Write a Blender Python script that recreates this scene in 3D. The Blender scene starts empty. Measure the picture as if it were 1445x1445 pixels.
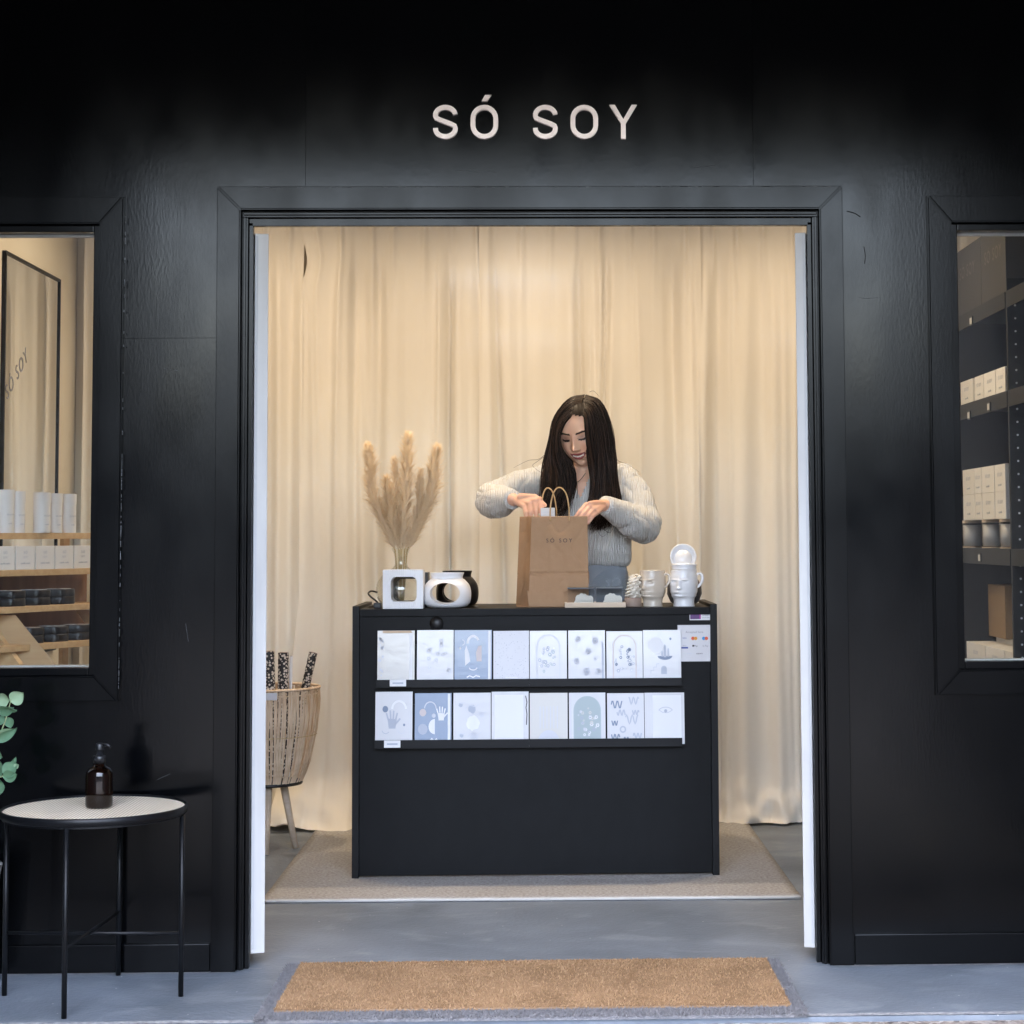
import bpy, bmesh, math, random
import numpy as np
from mathutils import Vector, Matrix, noise
random.seed(7); rng = np.random.default_rng(7)
S = bpy.context.scene
R = math.radians

# ------------------------------------------------------------------ camera
F_PX, PPX, PPY = 2674.16, 828.05, 576.0            # focal length and principal point in photo pixels (1445 wide)
PITCH, YAW, ROLL = .06816, -.02331, -.00554
CAM = Vector((.03105, -5.34329, 1.1894))
fw = Vector((-math.sin(YAW)*math.cos(PITCH), math.cos(YAW)*math.cos(PITCH), math.sin(PITCH)))
rt0 = Vector((math.cos(YAW), math.sin(YAW), 0)); up0 = rt0.cross(fw)
RT = math.cos(ROLL)*rt0 + math.sin(ROLL)*up0; UP = -math.sin(ROLL)*rt0 + math.cos(ROLL)*up0
cd = bpy.data.cameras.new('camera'); cam = bpy.data.objects.new('camera', cd)
S.collection.objects.link(cam)
cam.matrix_world = Matrix.Translation(CAM) @ Matrix((RT, UP, -fw)).transposed().to_4x4()
cd.sensor_width = 36; cd.sensor_fit = 'HORIZONTAL'; cd.lens = F_PX/1445*36
cd.shift_x = .5-PPX/1445; cd.shift_y = -(.5-PPY/1445)*1.0
cd.clip_end = 500; cd.clip_start = .05
S.camera = cam
def ray(px, py): return fw + RT*((px-PPX)/F_PX) - UP*((py-PPY)/F_PX)
def PY(px, py, y): d = ray(px, py); return CAM + d*((y-CAM.y)/d.y)
def PZ(px, py, z): d = ray(px, py); return CAM + d*((z-CAM.z)/d.z)
def PX(px, py, x): d = ray(px, py); return CAM + d*((x-CAM.x)/d.x)

# ------------------------------------------------------------------ world, sun, exposure
SUN_EL, SUN_AZ = R(74), R(205)          # high, in front of the shop and to the left, kept off the frontage by the added canopy
sd = Vector((math.cos(SUN_EL)*math.sin(SUN_AZ), math.cos(SUN_EL)*math.cos(SUN_AZ), math.sin(SUN_EL)))
W = bpy.data.worlds.new('World'); S.world = W; W.use_nodes = True
nt = W.node_tree; bg = nt.nodes['Background']
sky = nt.nodes.new('ShaderNodeTexSky'); sky.sky_type = 'NISHITA'; sky.sun_disc = False
sky.sun_elevation = SUN_EL; sky.sun_rotation = SUN_AZ; sky.dust_density = 5.0; sky.ozone_density = .5; sky.air_density = 1.0
nt.links.new(sky.outputs[0], bg.inputs[0]); bg.inputs[1].default_value = .15
sl = bpy.data.lights.new('sun', 'SUN'); so = bpy.data.objects.new('sun', sl); S.collection.objects.link(so)
sl.energy = 1.0; sl.angle = R(14); sl.color = (1, .96, .90)
so.rotation_euler = (-sd).to_track_quat('-Z', 'Y').to_euler(); so.location = (-6, -14, 16)
S.view_settings.view_transform = 'Standard'; S.view_settings.look = 'None'
S.view_settings.gamma = 1; S.view_settings.use_curve_mapping = False
S.view_settings.exposure = 4.45
S.render.engine = 'CYCLES'; S.cycles.use_denoising = True; S.cycles.max_bounces = 7
S.cycles.diffuse_bounces = 3; S.cycles.transparent_max_bounces = 16; S.cycles.sample_clamp_indirect = 6

# ------------------------------------------------------------------ materials
MATS = {}
def mat(name, col=(.5,.5,.5), rough=.5, metal=0, spec=.5, coat=0, bump=None, var=None, transl=0, sheen=0):
    """bump=(scale, strength, detail, (sx,sy,sz)); var=(scale, amount, colour2, (sx,sy,sz))"""
    m = bpy.data.materials.new(name); m.use_nodes = True; n = m.node_tree; p = n.nodes['Principled BSDF']
    p.inputs['Base Color'].default_value = (*col, 1); p.inputs['Roughness'].default_value = rough
    p.inputs['Metallic'].default_value = metal; p.inputs['Specular IOR Level'].default_value = spec
    if coat: p.inputs['Coat Weight'].default_value = coat; p.inputs['Coat Roughness'].default_value = .08
    if sheen: p.inputs['Sheen Weight'].default_value = sheen
    tc = n.nodes.new('ShaderNodeTexCoord')
    def tex(scale, detail, sc):
        mp = n.nodes.new('ShaderNodeMapping'); mp.inputs['Scale'].default_value = sc or (1,1,1)
        n.links.new(tc.outputs['Object'], mp.inputs[0])
        t = n.nodes.new('ShaderNodeTexNoise'); t.inputs['Scale'].default_value = scale; t.inputs['Detail'].default_value = detail
        n.links.new(mp.outputs[0], t.inputs['Vector']); return t
    if var:
        t = tex(var[0], 5, var[3] if len(var) > 3 else None)
        mx = n.nodes.new('ShaderNodeMix'); mx.data_type = 'RGBA'
        mx.inputs[6].default_value = (*col, 1); mx.inputs[7].default_value = (*var[2], 1)
        rp = n.nodes.new('ShaderNodeMapRange'); rp.inputs[1].default_value = .35; rp.inputs[2].default_value = .65; rp.inputs[4].default_value = var[1]
        n.links.new(t.outputs[0], rp.inputs[0]); n.links.new(rp.outputs[0], mx.inputs[0]); n.links.new(mx.outputs[2], p.inputs['Base Color'])
    if bump:
        t = tex(bump[0], bump[2], bump[3] if len(bump) > 3 else None)
        b = n.nodes.new('ShaderNodeBump'); b.inputs['Strength'].default_value = bump[1]; b.inputs['Distance'].default_value = .004
        n.links.new(t.outputs[0], b.inputs['Height']); n.links.new(b.outputs[0], p.inputs['Normal'])
        if coat: n.links.new(b.outputs[0], p.inputs['Coat Normal'])
    if transl:
        tr = n.nodes.new('ShaderNodeBsdfTranslucent'); tr.inputs[0].default_value = (*col, 1)
        ms = n.nodes.new('ShaderNodeMixShader'); ms.inputs[0].default_value = transl
        n.links.new(p.outputs[0], ms.inputs[1]); n.links.new(tr.outputs[0], ms.inputs[2])
        n.links.new(ms.outputs[0], n.nodes['Material Output'].inputs[0])
        if var: n.links.new(mx.outputs[2], tr.inputs[0])
    MATS[name] = m; return m
def glassmat(name, tint=(1,1,1), refl=1.0, rough=.02):
    """thin clear sheet: mirror reflection by fresnel over a tinted pass-through"""
    m = bpy.data.materials.new(name); m.use_nodes = True; n = m.node_tree; n.nodes.remove(n.nodes['Principled BSDF'])
    tr = n.nodes.new('ShaderNodeBsdfTransparent'); tr.inputs[0].default_value = (*tint, 1)
    gl = n.nodes.new('ShaderNodeBsdfGlossy'); gl.inputs['Roughness'].default_value = rough
    fr = n.nodes.new('ShaderNodeLayerWeight'); fr.inputs[0].default_value = .5
    pw = n.nodes.new('ShaderNodeMath'); pw.operation = 'POWER'; pw.inputs[1].default_value = 5
    mu = n.nodes.new('ShaderNodeMath'); mu.operation = 'MULTIPLY_ADD'; mu.inputs[1].default_value = .8*refl; mu.inputs[2].default_value = .04*refl
    n.links.new(fr.outputs['Facing'], pw.inputs[0])
    ms = n.nodes.new('ShaderNodeMixShader')
    n.links.new(pw.outputs[0], mu.inputs[0]); n.links.new(mu.outputs[0], ms.inputs[0])
    n.links.new(tr.outputs[0], ms.inputs[1]); n.links.new(gl.outputs[0], ms.inputs[2])
    n.links.new(ms.outputs[0], n.nodes['Material Output'].inputs[0]); MATS[name] = m; return m

# black paint with roller stipple and scuffs
def paintmat(name, col, rough):
    m = mat(name, col, rough, spec=.19 if name == 'black_paint' else .17); n = m.node_tree; p = n.nodes['Principled BSDF']; tc = n.nodes['Texture Coordinate']
    def nz(s, d, sc=(1,1,1)):
        mp = n.nodes.new('ShaderNodeMapping'); mp.inputs['Scale'].default_value = sc; n.links.new(tc.outputs['Object'], mp.inputs[0])
        t = n.nodes.new('ShaderNodeTexNoise'); t.inputs['Scale'].default_value = s; t.inputs['Detail'].default_value = d
        n.links.new(mp.outputs[0], t.inputs['Vector']); return t
    a = nz(150, 2, (1,1,.3)); b2 = nz(7, 4, (1,1,.5)); c = nz(60, 2, (1,1,.15))
    ad = n.nodes.new('ShaderNodeMath'); ad.operation = 'MULTIPLY_ADD'; ad.inputs[1].default_value = .5
    n.links.new(c.outputs[0], ad.inputs[0]); n.links.new(a.outputs[0], ad.inputs[2])
    b = n.nodes.new('ShaderNodeBump'); b.inputs['Strength'].default_value = .032; b.inputs['Distance'].default_value = .003
    n.links.new(ad.outputs[0], b.inputs['Height']); n.links.new(b.outputs[0], p.inputs['Normal'])
    mr = n.nodes.new('ShaderNodeMapRange'); mr.inputs[1].default_value = .3; mr.inputs[2].default_value = .7
    mr.inputs[3].default_value = rough-.03; mr.inputs[4].default_value = rough+.06
    n.links.new(b2.outputs[0], mr.inputs[0]); n.links.new(mr.outputs[0], p.inputs['Roughness'])
    return m
paintmat('black_paint', (.0009,.0011,.0015), .16)
paintmat('black_trim', (.0010,.0012,.0016), .19)
mat('black_gap', (.006,.006,.007), .6)
mat('letter', (.90,.78,.72), .42, metal=.5, bump=(200,.05,2))
mat('cream_wall', (.80,.73,.62), .75, bump=(90,.08,3), var=(3,.5,(.70,.62,.50)))
mat('white_paint', (.52,.51,.49), .5, bump=(40,.06,3,(1,1,.2)), var=(11,.9,(.40,.39,.38),(1,1,.18)))
mat('dark_soffit', (.02,.02,.022), .8)
mat('charcoal_wall', (.025,.026,.03), .8, bump=(30,.2,4))
mat('street_render', (.12,.115,.11), .85, var=(.6,.6,(.09,.086,.082)))
mat('asphalt', (.032,.032,.034), .85, bump=(60,.5,4), var=(3,.5,(.026,.026,.028)))
mat('street_glass', (.03,.035,.04), .15)
mat('curtain', (.86,.815,.735), .9, spec=.15, transl=.11, sheen=.1, bump=(700,.12,2), var=(5,.35,(.82,.765,.67),(1,1,.2)))
mat('rail', (.38,.38,.385), .45)
mat('rug', (.47,.455,.435), .95, spec=.1, bump=(220,1,3), var=(95,.9,(.29,.275,.26)))
mat('rug_binding', (.50,.48,.45), .8)
mat('coir', (.36,.23,.13), .95, spec=.1, bump=(300,.9,3), var=(5,.9,(.25,.155,.085)))
mat('coir_light', (.46,.30,.165), .95, spec=.1)
mat('rubber', (.17,.17,.18), .9, spec=.2, bump=(260,.9,3), var=(60,.7,(.24,.235,.24)))
mat('laminate', (.0056,.0060,.0068), .45, spec=.12, bump=(500,.06,2), var=(18,.45,(.0085,.009,.0102),(1,1,.6)))
mat('laminate_edge', (.005,.0055,.0065), .45, spec=.2)
mat('ledge', (.005,.0055,.007), .4, spec=.2)
mat('card_white', (.62,.615,.64), .35, coat=.5, bump=(22,.10,2))
mat('card_cream', (.62,.60,.57), .4, coat=.5, bump=(22,.12,2))
mat('card_blue', (.255,.32,.44), .4, coat=.5, bump=(22,.10,2))
mat('kraft_insert', (.55,.40,.27), .7)
mat('ink_slate', (.20,.25,.35), .6); mat('ink_pale', (.58,.59,.64), .6); mat('ink_mid', (.42,.45,.53), .6)
mat('ink_rose', (.60,.53,.52), .6); mat('ink_white', (.76,.76,.78), .6); mat('ink_sage', (.40,.47,.49), .6)
mat('ink_grey', (.25,.25,.28), .6); mat('ink_black', (.02,.02,.025), .6)
mat('ink_red', (.72,.12,.05), .6); mat('ink_orange', (.80,.35,.05), .6); mat('ink_blue', (.03,.06,.28), .6); mat('ink_sky', (.05,.30,.62), .6)
mat('purple', (.09,.02,.15), .4); mat('magenta', (.40,.02,.28), .4)
mat('white_ceramic', (.80,.80,.81), .28); mat('black_ceramic', (.005,.005,.006), .4)
mat('beige_ceramic', (.55,.47,.38), .22, var=(14,.5,(.60,.54,.46)))
mat('grey_ceramic', (.10,.10,.105), .4)
mat('wax', (.80,.75,.66), .55); mat('taupe', (.34,.25,.20), .7)
mat('pale_wood', (.62,.50,.38), .55, bump=(60,.1,3,(1,8,1)), var=(14,.6,(.52,.40,.28),(.3,6,6)))
mat('pine', (.60,.41,.22), .5, bump=(60,.1,3,(1,8,8)), var=(9,.7,(.50,.31,.15),(.4,6,6)))
mat('brown_wood', (.22,.11,.05), .5, var=(12,.7,(.15,.07,.03),(3,3,.4)))
mat('kraft', (.40,.245,.14), .8, spec=.2, bump=(160,.25,4), var=(40,.4,(.36,.215,.12)))
mat('kraft_fold', (.33,.19,.10), .85); mat('twine', (.58,.38,.19), .8, bump=(300,.5,2))
mat('cardboard', (.36,.24,.13), .8, var=(8,.4,(.32,.21,.11)))
mat('pampas', (.94,.83,.66), .9, spec=.1, transl=.6, var=(90,.6,(.86,.72,.53)))
mat('stem_straw', (.50,.38,.20), .8)
mat('basket', (.74,.59,.44), .7, spec=.2, var=(30,.8,(.52,.37,.24),(3,3,.3)), bump=(90,.3,3,(3,3,.3)))
mat('black_metal', (.004,.0045,.0055), .4, spec=.25)
mat('black_plastic', (.007,.0075,.009), .4)
mat('white_box', (.76,.74,.73), .55, var=(20,.2,(.70,.68,.66)))
mat('white_tube', (.76,.75,.76), .45)
mat('mirror', (.92,.92,.92), .02, metal=1)
mat('leaf', (.15,.27,.15), .5, spec=.3, transl=.25, var=(30,.7,(.09,.19,.115)))
mat('leaf_pale', (.30,.42,.26), .5, spec=.3, transl=.25); mat('stem_green', (.26,.30,.15), .6)
mat('terracotta', (.35,.34,.32), .8)
mat('denim', (.30,.335,.38), .85, bump=(400,.3,2))
glassmat('pane', (.97,.985,.98), .9); glassmat('clear_glass', (.975,.975,.955), 1.2); glassmat('acrylic', (.95,.96,.96), .8); glassmat('frost', (.95,.955,.96), 1.2, .25)
am = mat('amber', (.004,.0013,.0006), .08, spec=.4, coat=.2)

def speckle(name, base, dot, scale, thr):
    m = mat(name, base, .5); n = m.node_tree; p = n.nodes['Principled BSDF']; tc = n.nodes['Texture Coordinate']
    v = n.nodes.new('ShaderNodeTexVoronoi'); v.inputs['Scale'].default_value = scale; v.inputs['Randomness'].default_value = .9
    n.links.new(tc.outputs['Object'], v.inputs['Vector'])
    c = n.nodes.new('ShaderNodeValToRGB'); c.color_ramp.interpolation = 'LINEAR'
    c.color_ramp.elements[0].position = thr; c.color_ramp.elements[0].color = (*dot,1)
    c.color_ramp.elements[1].position = thr+.06; c.color_ramp.elements[1].color = (*base,1)
    n.links.new(v.outputs['Distance'], c.inputs[0]); n.links.new(c.outputs[0], p.inputs['Base Color']); return m
speckle('speckle_paper', (.012,.012,.014), (.62,.56,.50), 105, .42)
speckle('speckle_card', (.68,.68,.72), (.42,.43,.48), 150, .16)

def concrete(name):
    m = mat(name, (.155,.17,.19), .42, spec=.4); n = m.node_tree; p = n.nodes['Principled BSDF']; tc = n.nodes['Texture Coordinate']
    def nz(s, d, sc=(1,1,1), dist=0):
        mp = n.nodes.new('ShaderNodeMapping'); mp.inputs['Scale'].default_value = sc; n.links.new(tc.outputs['Object'], mp.inputs[0])
        t = n.nodes.new('ShaderNodeTexNoise'); t.inputs['Scale'].default_value = s; t.inputs['Detail'].default_value = d; t.inputs['Distortion'].default_value = dist
        n.links.new(mp.outputs[0], t.inputs['Vector']); return t
    def ramp(src, p0, c0, p1, c1):
        r = n.nodes.new('ShaderNodeValToRGB'); r.color_ramp.elements[0].position = p0; r.color_ramp.elements[0].color = c0
        r.color_ramp.elements[1].position = p1; r.color_ramp.elements[1].color = c1; n.links.new(src, r.inputs[0]); return r
    a = ramp(nz(2.0, 8, (1,1.2,1), .8).outputs[0], .3, (.115,.138,.165,1), .7, (.20,.232,.272,1))
    s = ramp(nz(5, 9, (1,1.6,1), .8).outputs[0], .55, (0,0,0,1), .80, (1,1,1,1))
    mx = n.nodes.new('ShaderNodeMix'); mx.data_type = 'RGBA'; mx.inputs[7].default_value = (.33,.36,.39,1)
    ml = n.nodes.new('ShaderNodeMath'); ml.operation = 'MULTIPLY'; ml.inputs[1].default_value = .55
    n.links.new(s.outputs[0], ml.inputs[0]); n.links.new(ml.outputs[0], mx.inputs[0]); n.links.new(a.outputs[0], mx.inputs[6])
    v = n.nodes.new('ShaderNodeTexVoronoi'); v.inputs['Scale'].default_value = 16; n.links.new(tc.outputs['Object'], v.inputs['Vector'])
    sp = ramp(v.outputs['Distance'], .035, (1,1,1,1), .05, (0,0,0,1))
    mx2 = n.nodes.new('ShaderNodeMix'); mx2.data_type = 'RGBA'; mx2.inputs[7].default_value = (.5,.5,.5,1)
    n.links.new(sp.outputs[0], mx2.inputs[0]); n.links.new(mx.outputs[2], mx2.inputs[6]); n.links.new(mx2.outputs[2], p.inputs['Base Color'])
    b = n.nodes.new('ShaderNodeBump'); b.inputs['Strength'].default_value = .5; b.inputs['Distance'].default_value = .005
    n.links.new(nz(70, 8).outputs[0], b.inputs['Height']); n.links.new(b.outputs[0], p.inputs['Normal'])
    mr = n.nodes.new('ShaderNodeMapRange'); mr.inputs[3].default_value = .34; mr.inputs[4].default_value = .6
    n.links.new(nz(5, 5).outputs[0], mr.inputs[0]); n.links.new(mr.outputs[0], p.inputs['Roughness']); return m
concrete('concrete')
def pebble():
    m = mat('pebble', (.4,.37,.33), .8); n = m.node_tree; p = n.nodes['Principled BSDF']; tc = n.nodes['Texture Coordinate']
    v = n.nodes.new('ShaderNodeTexVoronoi'); v.inputs['Scale'].default_value = 75; n.links.new(tc.outputs['Object'], v.inputs['Vector'])
    r = n.nodes.new('ShaderNodeValToRGB'); e = r.color_ramp.elements
    e[0].color = (.12,.105,.10,1); e[1].color = (.46,.44,.41,1); k = e.new(.5); k.color = (.29,.25,.22,1)
    n.links.new(v.outputs['Color'], r.inputs[0]); n.links.new(r.outputs[0], p.inputs['Base Color'])
    b = n.nodes.new('ShaderNodeBump'); b.invert = True; b.inputs['Strength'].default_value = .8; b.inputs['Distance'].default_value = .006
    n.links.new(v.outputs['Distance'], b.inputs['Height']); n.links.new(b.outputs[0], p.inputs['Normal'])
pebble()
def weave():
    m = mat('rattan', (.66,.58,.46), .7, spec=.2); n = m.node_tree; p = n.nodes['Principled BSDF']; tc = n.nodes['Texture Coordinate']
    w = []
    for k, d in enumerate(('X', 'Y')):
        t = n.nodes.new('ShaderNodeTexWave'); t.bands_direction = d; t.inputs['Scale'].default_value = 34; t.inputs['Distortion'].default_value = .6
        n.links.new(tc.outputs['Object'], t.inputs['Vector']); w.append(t)
    mu = n.nodes.new('ShaderNodeMath'); mu.operation = 'MULTIPLY'; n.links.new(w[0].outputs['Fac'], mu.inputs[0]); n.links.new(w[1].outputs['Fac'], mu.inputs[1])
    r = n.nodes.new('ShaderNodeValToRGB'); r.color_ramp.elements[0].color = (.50,.39,.26,1); r.color_ramp.elements[1].color = (.95,.87,.72,1); r.color_ramp.elements[1].position = .4
    n.links.new(mu.outputs[0], r.inputs[0]); n.links.new(r.outputs[0], p.inputs['Base Color'])
    b = n.nodes.new('ShaderNodeBump'); b.inputs['Strength'].default_value = .6; b.inputs['Distance'].default_value = .002
    n.links.new(mu.outputs[0], b.inputs['Height']); n.links.new(b.outputs[0], p.inputs['Normal'])
weave()

# ------------------------------------------------------------------ mesh helpers
COL = S.collection
def link(name, me, m=None, parent=None, smooth=False, kind=None):
    o = bpy.data.objects.new(name, me); COL.objects.link(o)
    if m is not None and not me.materials:
        me.materials.append(MATS[m] if isinstance(m, str) else m)
    if parent is not None:
        o.parent = parent
        o.matrix_parent_inverse = parent_inv(parent)
    if smooth: me.polygons.foreach_set('use_smooth', [True]*len(me.polygons))
    if kind: o['kind'] = kind
    return o
def world_mat(o):
    mtx = o.matrix_basis.copy()
    if o.parent is not None: mtx = world_mat(o.parent) @ o.matrix_parent_inverse @ mtx
    return mtx
def parent_inv(p): return world_mat(p).inverted()
def thing(name, loc, label, cat, group=None):
    o = bpy.data.objects.new(name, None); COL.objects.link(o); o.location = loc; o.empty_display_size = .05
    return tag(o, label, cat, group)
def tag(o, label, cat, group=None):
    o['label'] = label; o['category'] = cat
    if group: o['group'] = group
    return o
def struct(o): o['kind'] = 'structure'; return o
def fm(verts, faces, name='m'):
    me = bpy.data.meshes.new(name); me.from_pydata([tuple(v) for v in verts], [], faces); me.update(); return me
def bmfin(bm, name='m'):
    bmesh.ops.recalc_face_normals(bm, faces=bm.faces); me = bpy.data.meshes.new(name); bm.to_mesh(me); bm.free(); return me
def bmbox(bm, lo, hi, mtx=None):
    vs = [bm.verts.new((x,y,z)) for x in (lo[0],hi[0]) for y in (lo[1],hi[1]) for z in (lo[2],hi[2])]
    for f in ((0,1,3,2),(4,6,7,5),(0,4,5,1),(2,3,7,6),(0,2,6,4),(1,5,7,3)): bm.faces.new([vs[i] for i in f])
    if mtx is not None: bmesh.ops.transform(bm, matrix=mtx, verts=vs)
    return vs
def box(name, lo, hi, m, parent=None, bev=0, mtx=None, smooth=False):
    bm = bmesh.new(); bmbox(bm, lo, hi)
    if bev: bmesh.ops.bevel(bm, geom=bm.edges[:], offset=bev, segments=2, affect='EDGES', profile=.6)
    if mtx is not None: bmesh.ops.transform(bm, matrix=mtx, verts=bm.verts)
    return link(name, bmfin(bm), m, parent, smooth)
def bmtube(bm, pts, rad, n=8, cap=True):
    pts = [Vector(p) for p in pts]; rad = rad if hasattr(rad, '__len__') else [rad]*len(pts)
    rings = []; up = None
    for i, p in enumerate(pts):
        t = (pts[min(i+1,len(pts)-1)]-pts[max(i-1,0)]).normalized()
        if up is None: up = t.orthogonal().normalized()
        up = (up - t*up.dot(t)).normalized(); s = t.cross(up)
        rings.append([bm.verts.new(p + (up*math.cos(a)+s*math.sin(a))*rad[i]) for a in [2*math.pi*k/n for k in range(n)]])
    for a, b in zip(rings, rings[1:]):
        for k in range(n): bm.faces.new((a[k],a[(k+1)%n],b[(k+1)%n],b[k]))
    if cap and n > 2: bm.faces.new(rings[0][::-1]); bm.faces.new(rings[-1])
def tube(name, pts, rad, m, parent=None, n=10, smooth=True):
    bm = bmesh.new(); bmtube(bm, pts, rad, n); return link(name, bmfin(bm), m, parent, smooth)
def bmlathe(bm, prof, c=(0,0,0), n=40, close=False):
    rings = []
    for r, z in prof:
        if r < 1e-6: rings.append([bm.verts.new((c[0],c[1],c[2]+z))])
        else: rings.append([bm.verts.new((c[0]+r*math.cos(2*math.pi*k/n), c[1]+r*math.sin(2*math.pi*k/n), c[2]+z)) for k in range(n)])
    pr = list(zip(rings, rings[1:])) + ([(rings[-1], rings[0])] if close else [])
    for a, b in pr:
        for k in range(n):
            q = (k+1) % n
            if len(a) == 1 and len(b) == 1: continue
            if len(a) == 1: bm.faces.new((a[0], b[q], b[k]))
            elif len(b) == 1: bm.faces.new((a[k], a[q], b[0]))
            else: bm.faces.new((a[k], a[q], b[q], b[k]))
def lathe(name, prof, m, parent=None, c=(0,0,0), n=40, smooth=True, close=False, mtx=None):
    bm = bmesh.new(); bmlathe(bm, prof, c, n, close)
    if mtx is not None: bmesh.ops.transform(bm, matrix=mtx, verts=bm.verts)
    return link(name, bmfin(bm), m, parent, smooth)
def autosmooth(o, ang=40):
    bm = bmesh.new(); bm.from_mesh(o.data)
    for e in bm.edges:
        e.smooth = not (len(e.link_faces) == 2 and e.calc_face_angle(0) > R(ang))
    for f in bm.faces: f.smooth = True
    bm.to_mesh(o.data); bm.free(); return o
def poly_prism(bm, pts2, y0, y1):
    """outline in x,z extruded from y0 to y1"""
    a = [bm.verts.new((x,y0,z)) for x,z in pts2]; b = [bm.verts.new((x,y1,z)) for x,z in pts2]
    bm.faces.new(a); bm.faces.new(b[::-1]); n = len(a)
    for k in range(n): bm.faces.new((a[k],b[k],b[(k+1)%n],a[(k+1)%n]))
def strip_prism(bm, path, w, y0, y1, closed=False):
    """flat stroke of width w along an x,z path"""
    n = len(path); L = []; Q = []
    for i in range(n):
        if closed: a, b = path[(i-1)%n], path[(i+1)%n]
        else: a, b = path[max(i-1,0)], path[min(i+1,n-1)]
        t = Vector((b[0]-a[0], b[1]-a[1])).normalized(); k = Vector((-t.y, t.x))*w/2
        L.append((path[i][0]+k.x, path[i][1]+k.y)); Q.append((path[i][0]-k.x, path[i][1]-k.y))
    V = [[bm.verts.new((p[0],y,p[1])) for p in side] for side in (L,Q) for y in (y0,y1)]  # L0 L1 Q0 Q1
    rngk = range(n) if closed else range(n-1)
    for i in rngk:
        j = (i+1) % n
        bm.faces.new((V[0][i],V[0][j],V[2][j],V[2][i])); bm.faces.new((V[1][i],V[3][i],V[3][j],V[1][j]))
        bm.faces.new((V[0][i],V[1][i],V[1][j],V[0][j])); bm.faces.new((V[2][i],V[2][j],V[3][j],V[3][i]))
    if not closed:
        for i in (0, n-1): bm.faces.new((V[0][i],V[2][i],V[3][i],V[1][i]))
def text_mesh(txt, size, extrude=0, spacing=1.0):
    c = bpy.data.curves.new('t', 'FONT'); c.body = txt; c.size = size; c.extrude = extrude; c.space_character = spacing
    c.align_x = 'CENTER'; c.align_y = 'CENTER'; c.resolution_u = 3
    o = bpy.data.objects.new('t', c); COL.objects.link(o)
    me = bpy.data.meshes.new_from_object(o.evaluated_get(bpy.context.evaluated_depsgraph_get()))
    bpy.data.objects.remove(o); bpy.data.curves.remove(c); return me
def text(name, txt, size, mtx, m, parent=None, spacing=1.0, extrude=.0002):
    me = text_mesh(txt, size, extrude, spacing); me.transform(mtx); me.materials.clear()
    return link(name, me, m, parent)
FRONT = Matrix.Rotation(R(90), 4, 'X')                     # text facing the camera side (-y)
def evalmesh(o):
    dg = bpy.context.evaluated_depsgraph_get(); dg.update()
    me = bpy.data.meshes.new_from_object(o.evaluated_get(dg)); return me
def boolean(base, cutters):
    """base mesh minus cutter meshes -> new mesh"""
    o = bpy.data.objects.new('b', base); COL.objects.link(o); cs = []
    for c in cutters:
        k = bpy.data.objects.new('c', c); COL.objects.link(k); cs.append(k)
        md = o.modifiers.new('b', 'BOOLEAN'); md.object = k; md.operation = 'DIFFERENCE'; md.solver = 'EXACT'
    me = evalmesh(o)
    for k in [o]+cs: bpy.data.objects.remove(k)
    return me
def copy_obj(o, parent=None):
    c = o.copy(); COL.objects.link(c)
    if parent is not None: c.parent = parent
    return c
def catmull(P, n):
    P = [Vector(p) for p in P]; P = [2*P[0]-P[1]]+P+[2*P[-1]-P[-2]]; out = []; segs = len(P)-3
    for k in range(n):
        u = k/(n-1)*segs; i = min(int(u), segs-1); t = u-i; a,b,c,d = P[i:i+4]
        out.append(.5*((2*b)+(c-a)*t+(2*a-5*b+4*c-d)*t*t+(3*b-a-3*c+d)*t**3))
    return out

# ================================================================== SETTING
# ground: painted slab under the frontage and shop, aggregate pavement beyond
struct(link('ground', fm([(-150,-150,-.06),(150,-150,-.06),(150,150,-.06),(-150,150,-.06)], [(0,1,2,3)]), 'street_render'))
struct(box('floor', (-2.6,-.565,-.05), (2.6,3.4,0), 'concrete'))
struct(box('pavement', (-9,-1.0,-.05), (9,-.57,-.012), 'pebble'))
struct(box('road', (-60,-23.9,-.055), (60,-1.004,-.03), 'asphalt'))
# worn slab nosing along the front edge
bm = bmesh.new(); pts = [(-2.6+i*.04, -.545+.004*noise.noise((i*.4,0,0)), .001) for i in range(131)]
V = []
for i,(x,y,z) in enumerate(pts): V += [(x,y-.016,.0015),(x,y+.006+.01*abs(noise.noise((i*.9,3,0))),.0015)]
struct(link('slab_edge', fm(V, [(2*i,2*i+2,2*i+3,2*i+1) for i in range(130)]), mat('worn_edge', (.40,.41,.43), .8, bump=(150,.6,4), var=(60,.8,(.17,.18,.20)))))

# canopy, walls, warehouse: added out of frame to shade the frontage, shape its gloss
can = thing('added_canopy', (0,-1.3,2.765), 'dark flat canopy roof added out of view to shade the shop entry', 'canopy')
box('soffit', (-1.915,-2.6,2.765), (1.915,-.003,2.88), 'dark_soffit', can)
box('fascia', (-1.915,-2.66,2.72), (1.915,-2.603,3.05), 'dark_soffit', can)
for sx, nm in ((-1,'left'), (1,'right')):
    w = box('added_wall', (min(sx*1.92,sx*2.3),-4.2,0), (max(sx*1.92,sx*2.3),-.03,3.077), 'charcoal_wall')  # unseen wall, added so the frontage falls off dark at the sides
    tag(w, 'charcoal side wall added out of view to dim the frontage, on the %s of the shop front' % nm, 'wall')
ob = thing('warehouse', (0,-24,0), 'low rendered warehouse on the far side of the lane', 'building')  # unseen, added so the lower gloss reflects something darker than sky
bm = bmesh.new(); bmbox(bm, (-22,-30,-.05), (22,-24,3.4)); link('wall', bmfin(bm), 'street_render', ob)
box('roof', (-22.3,-30.2,3.403), (22.3,-23.7,3.6), 'dark_soffit', ob)
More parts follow.
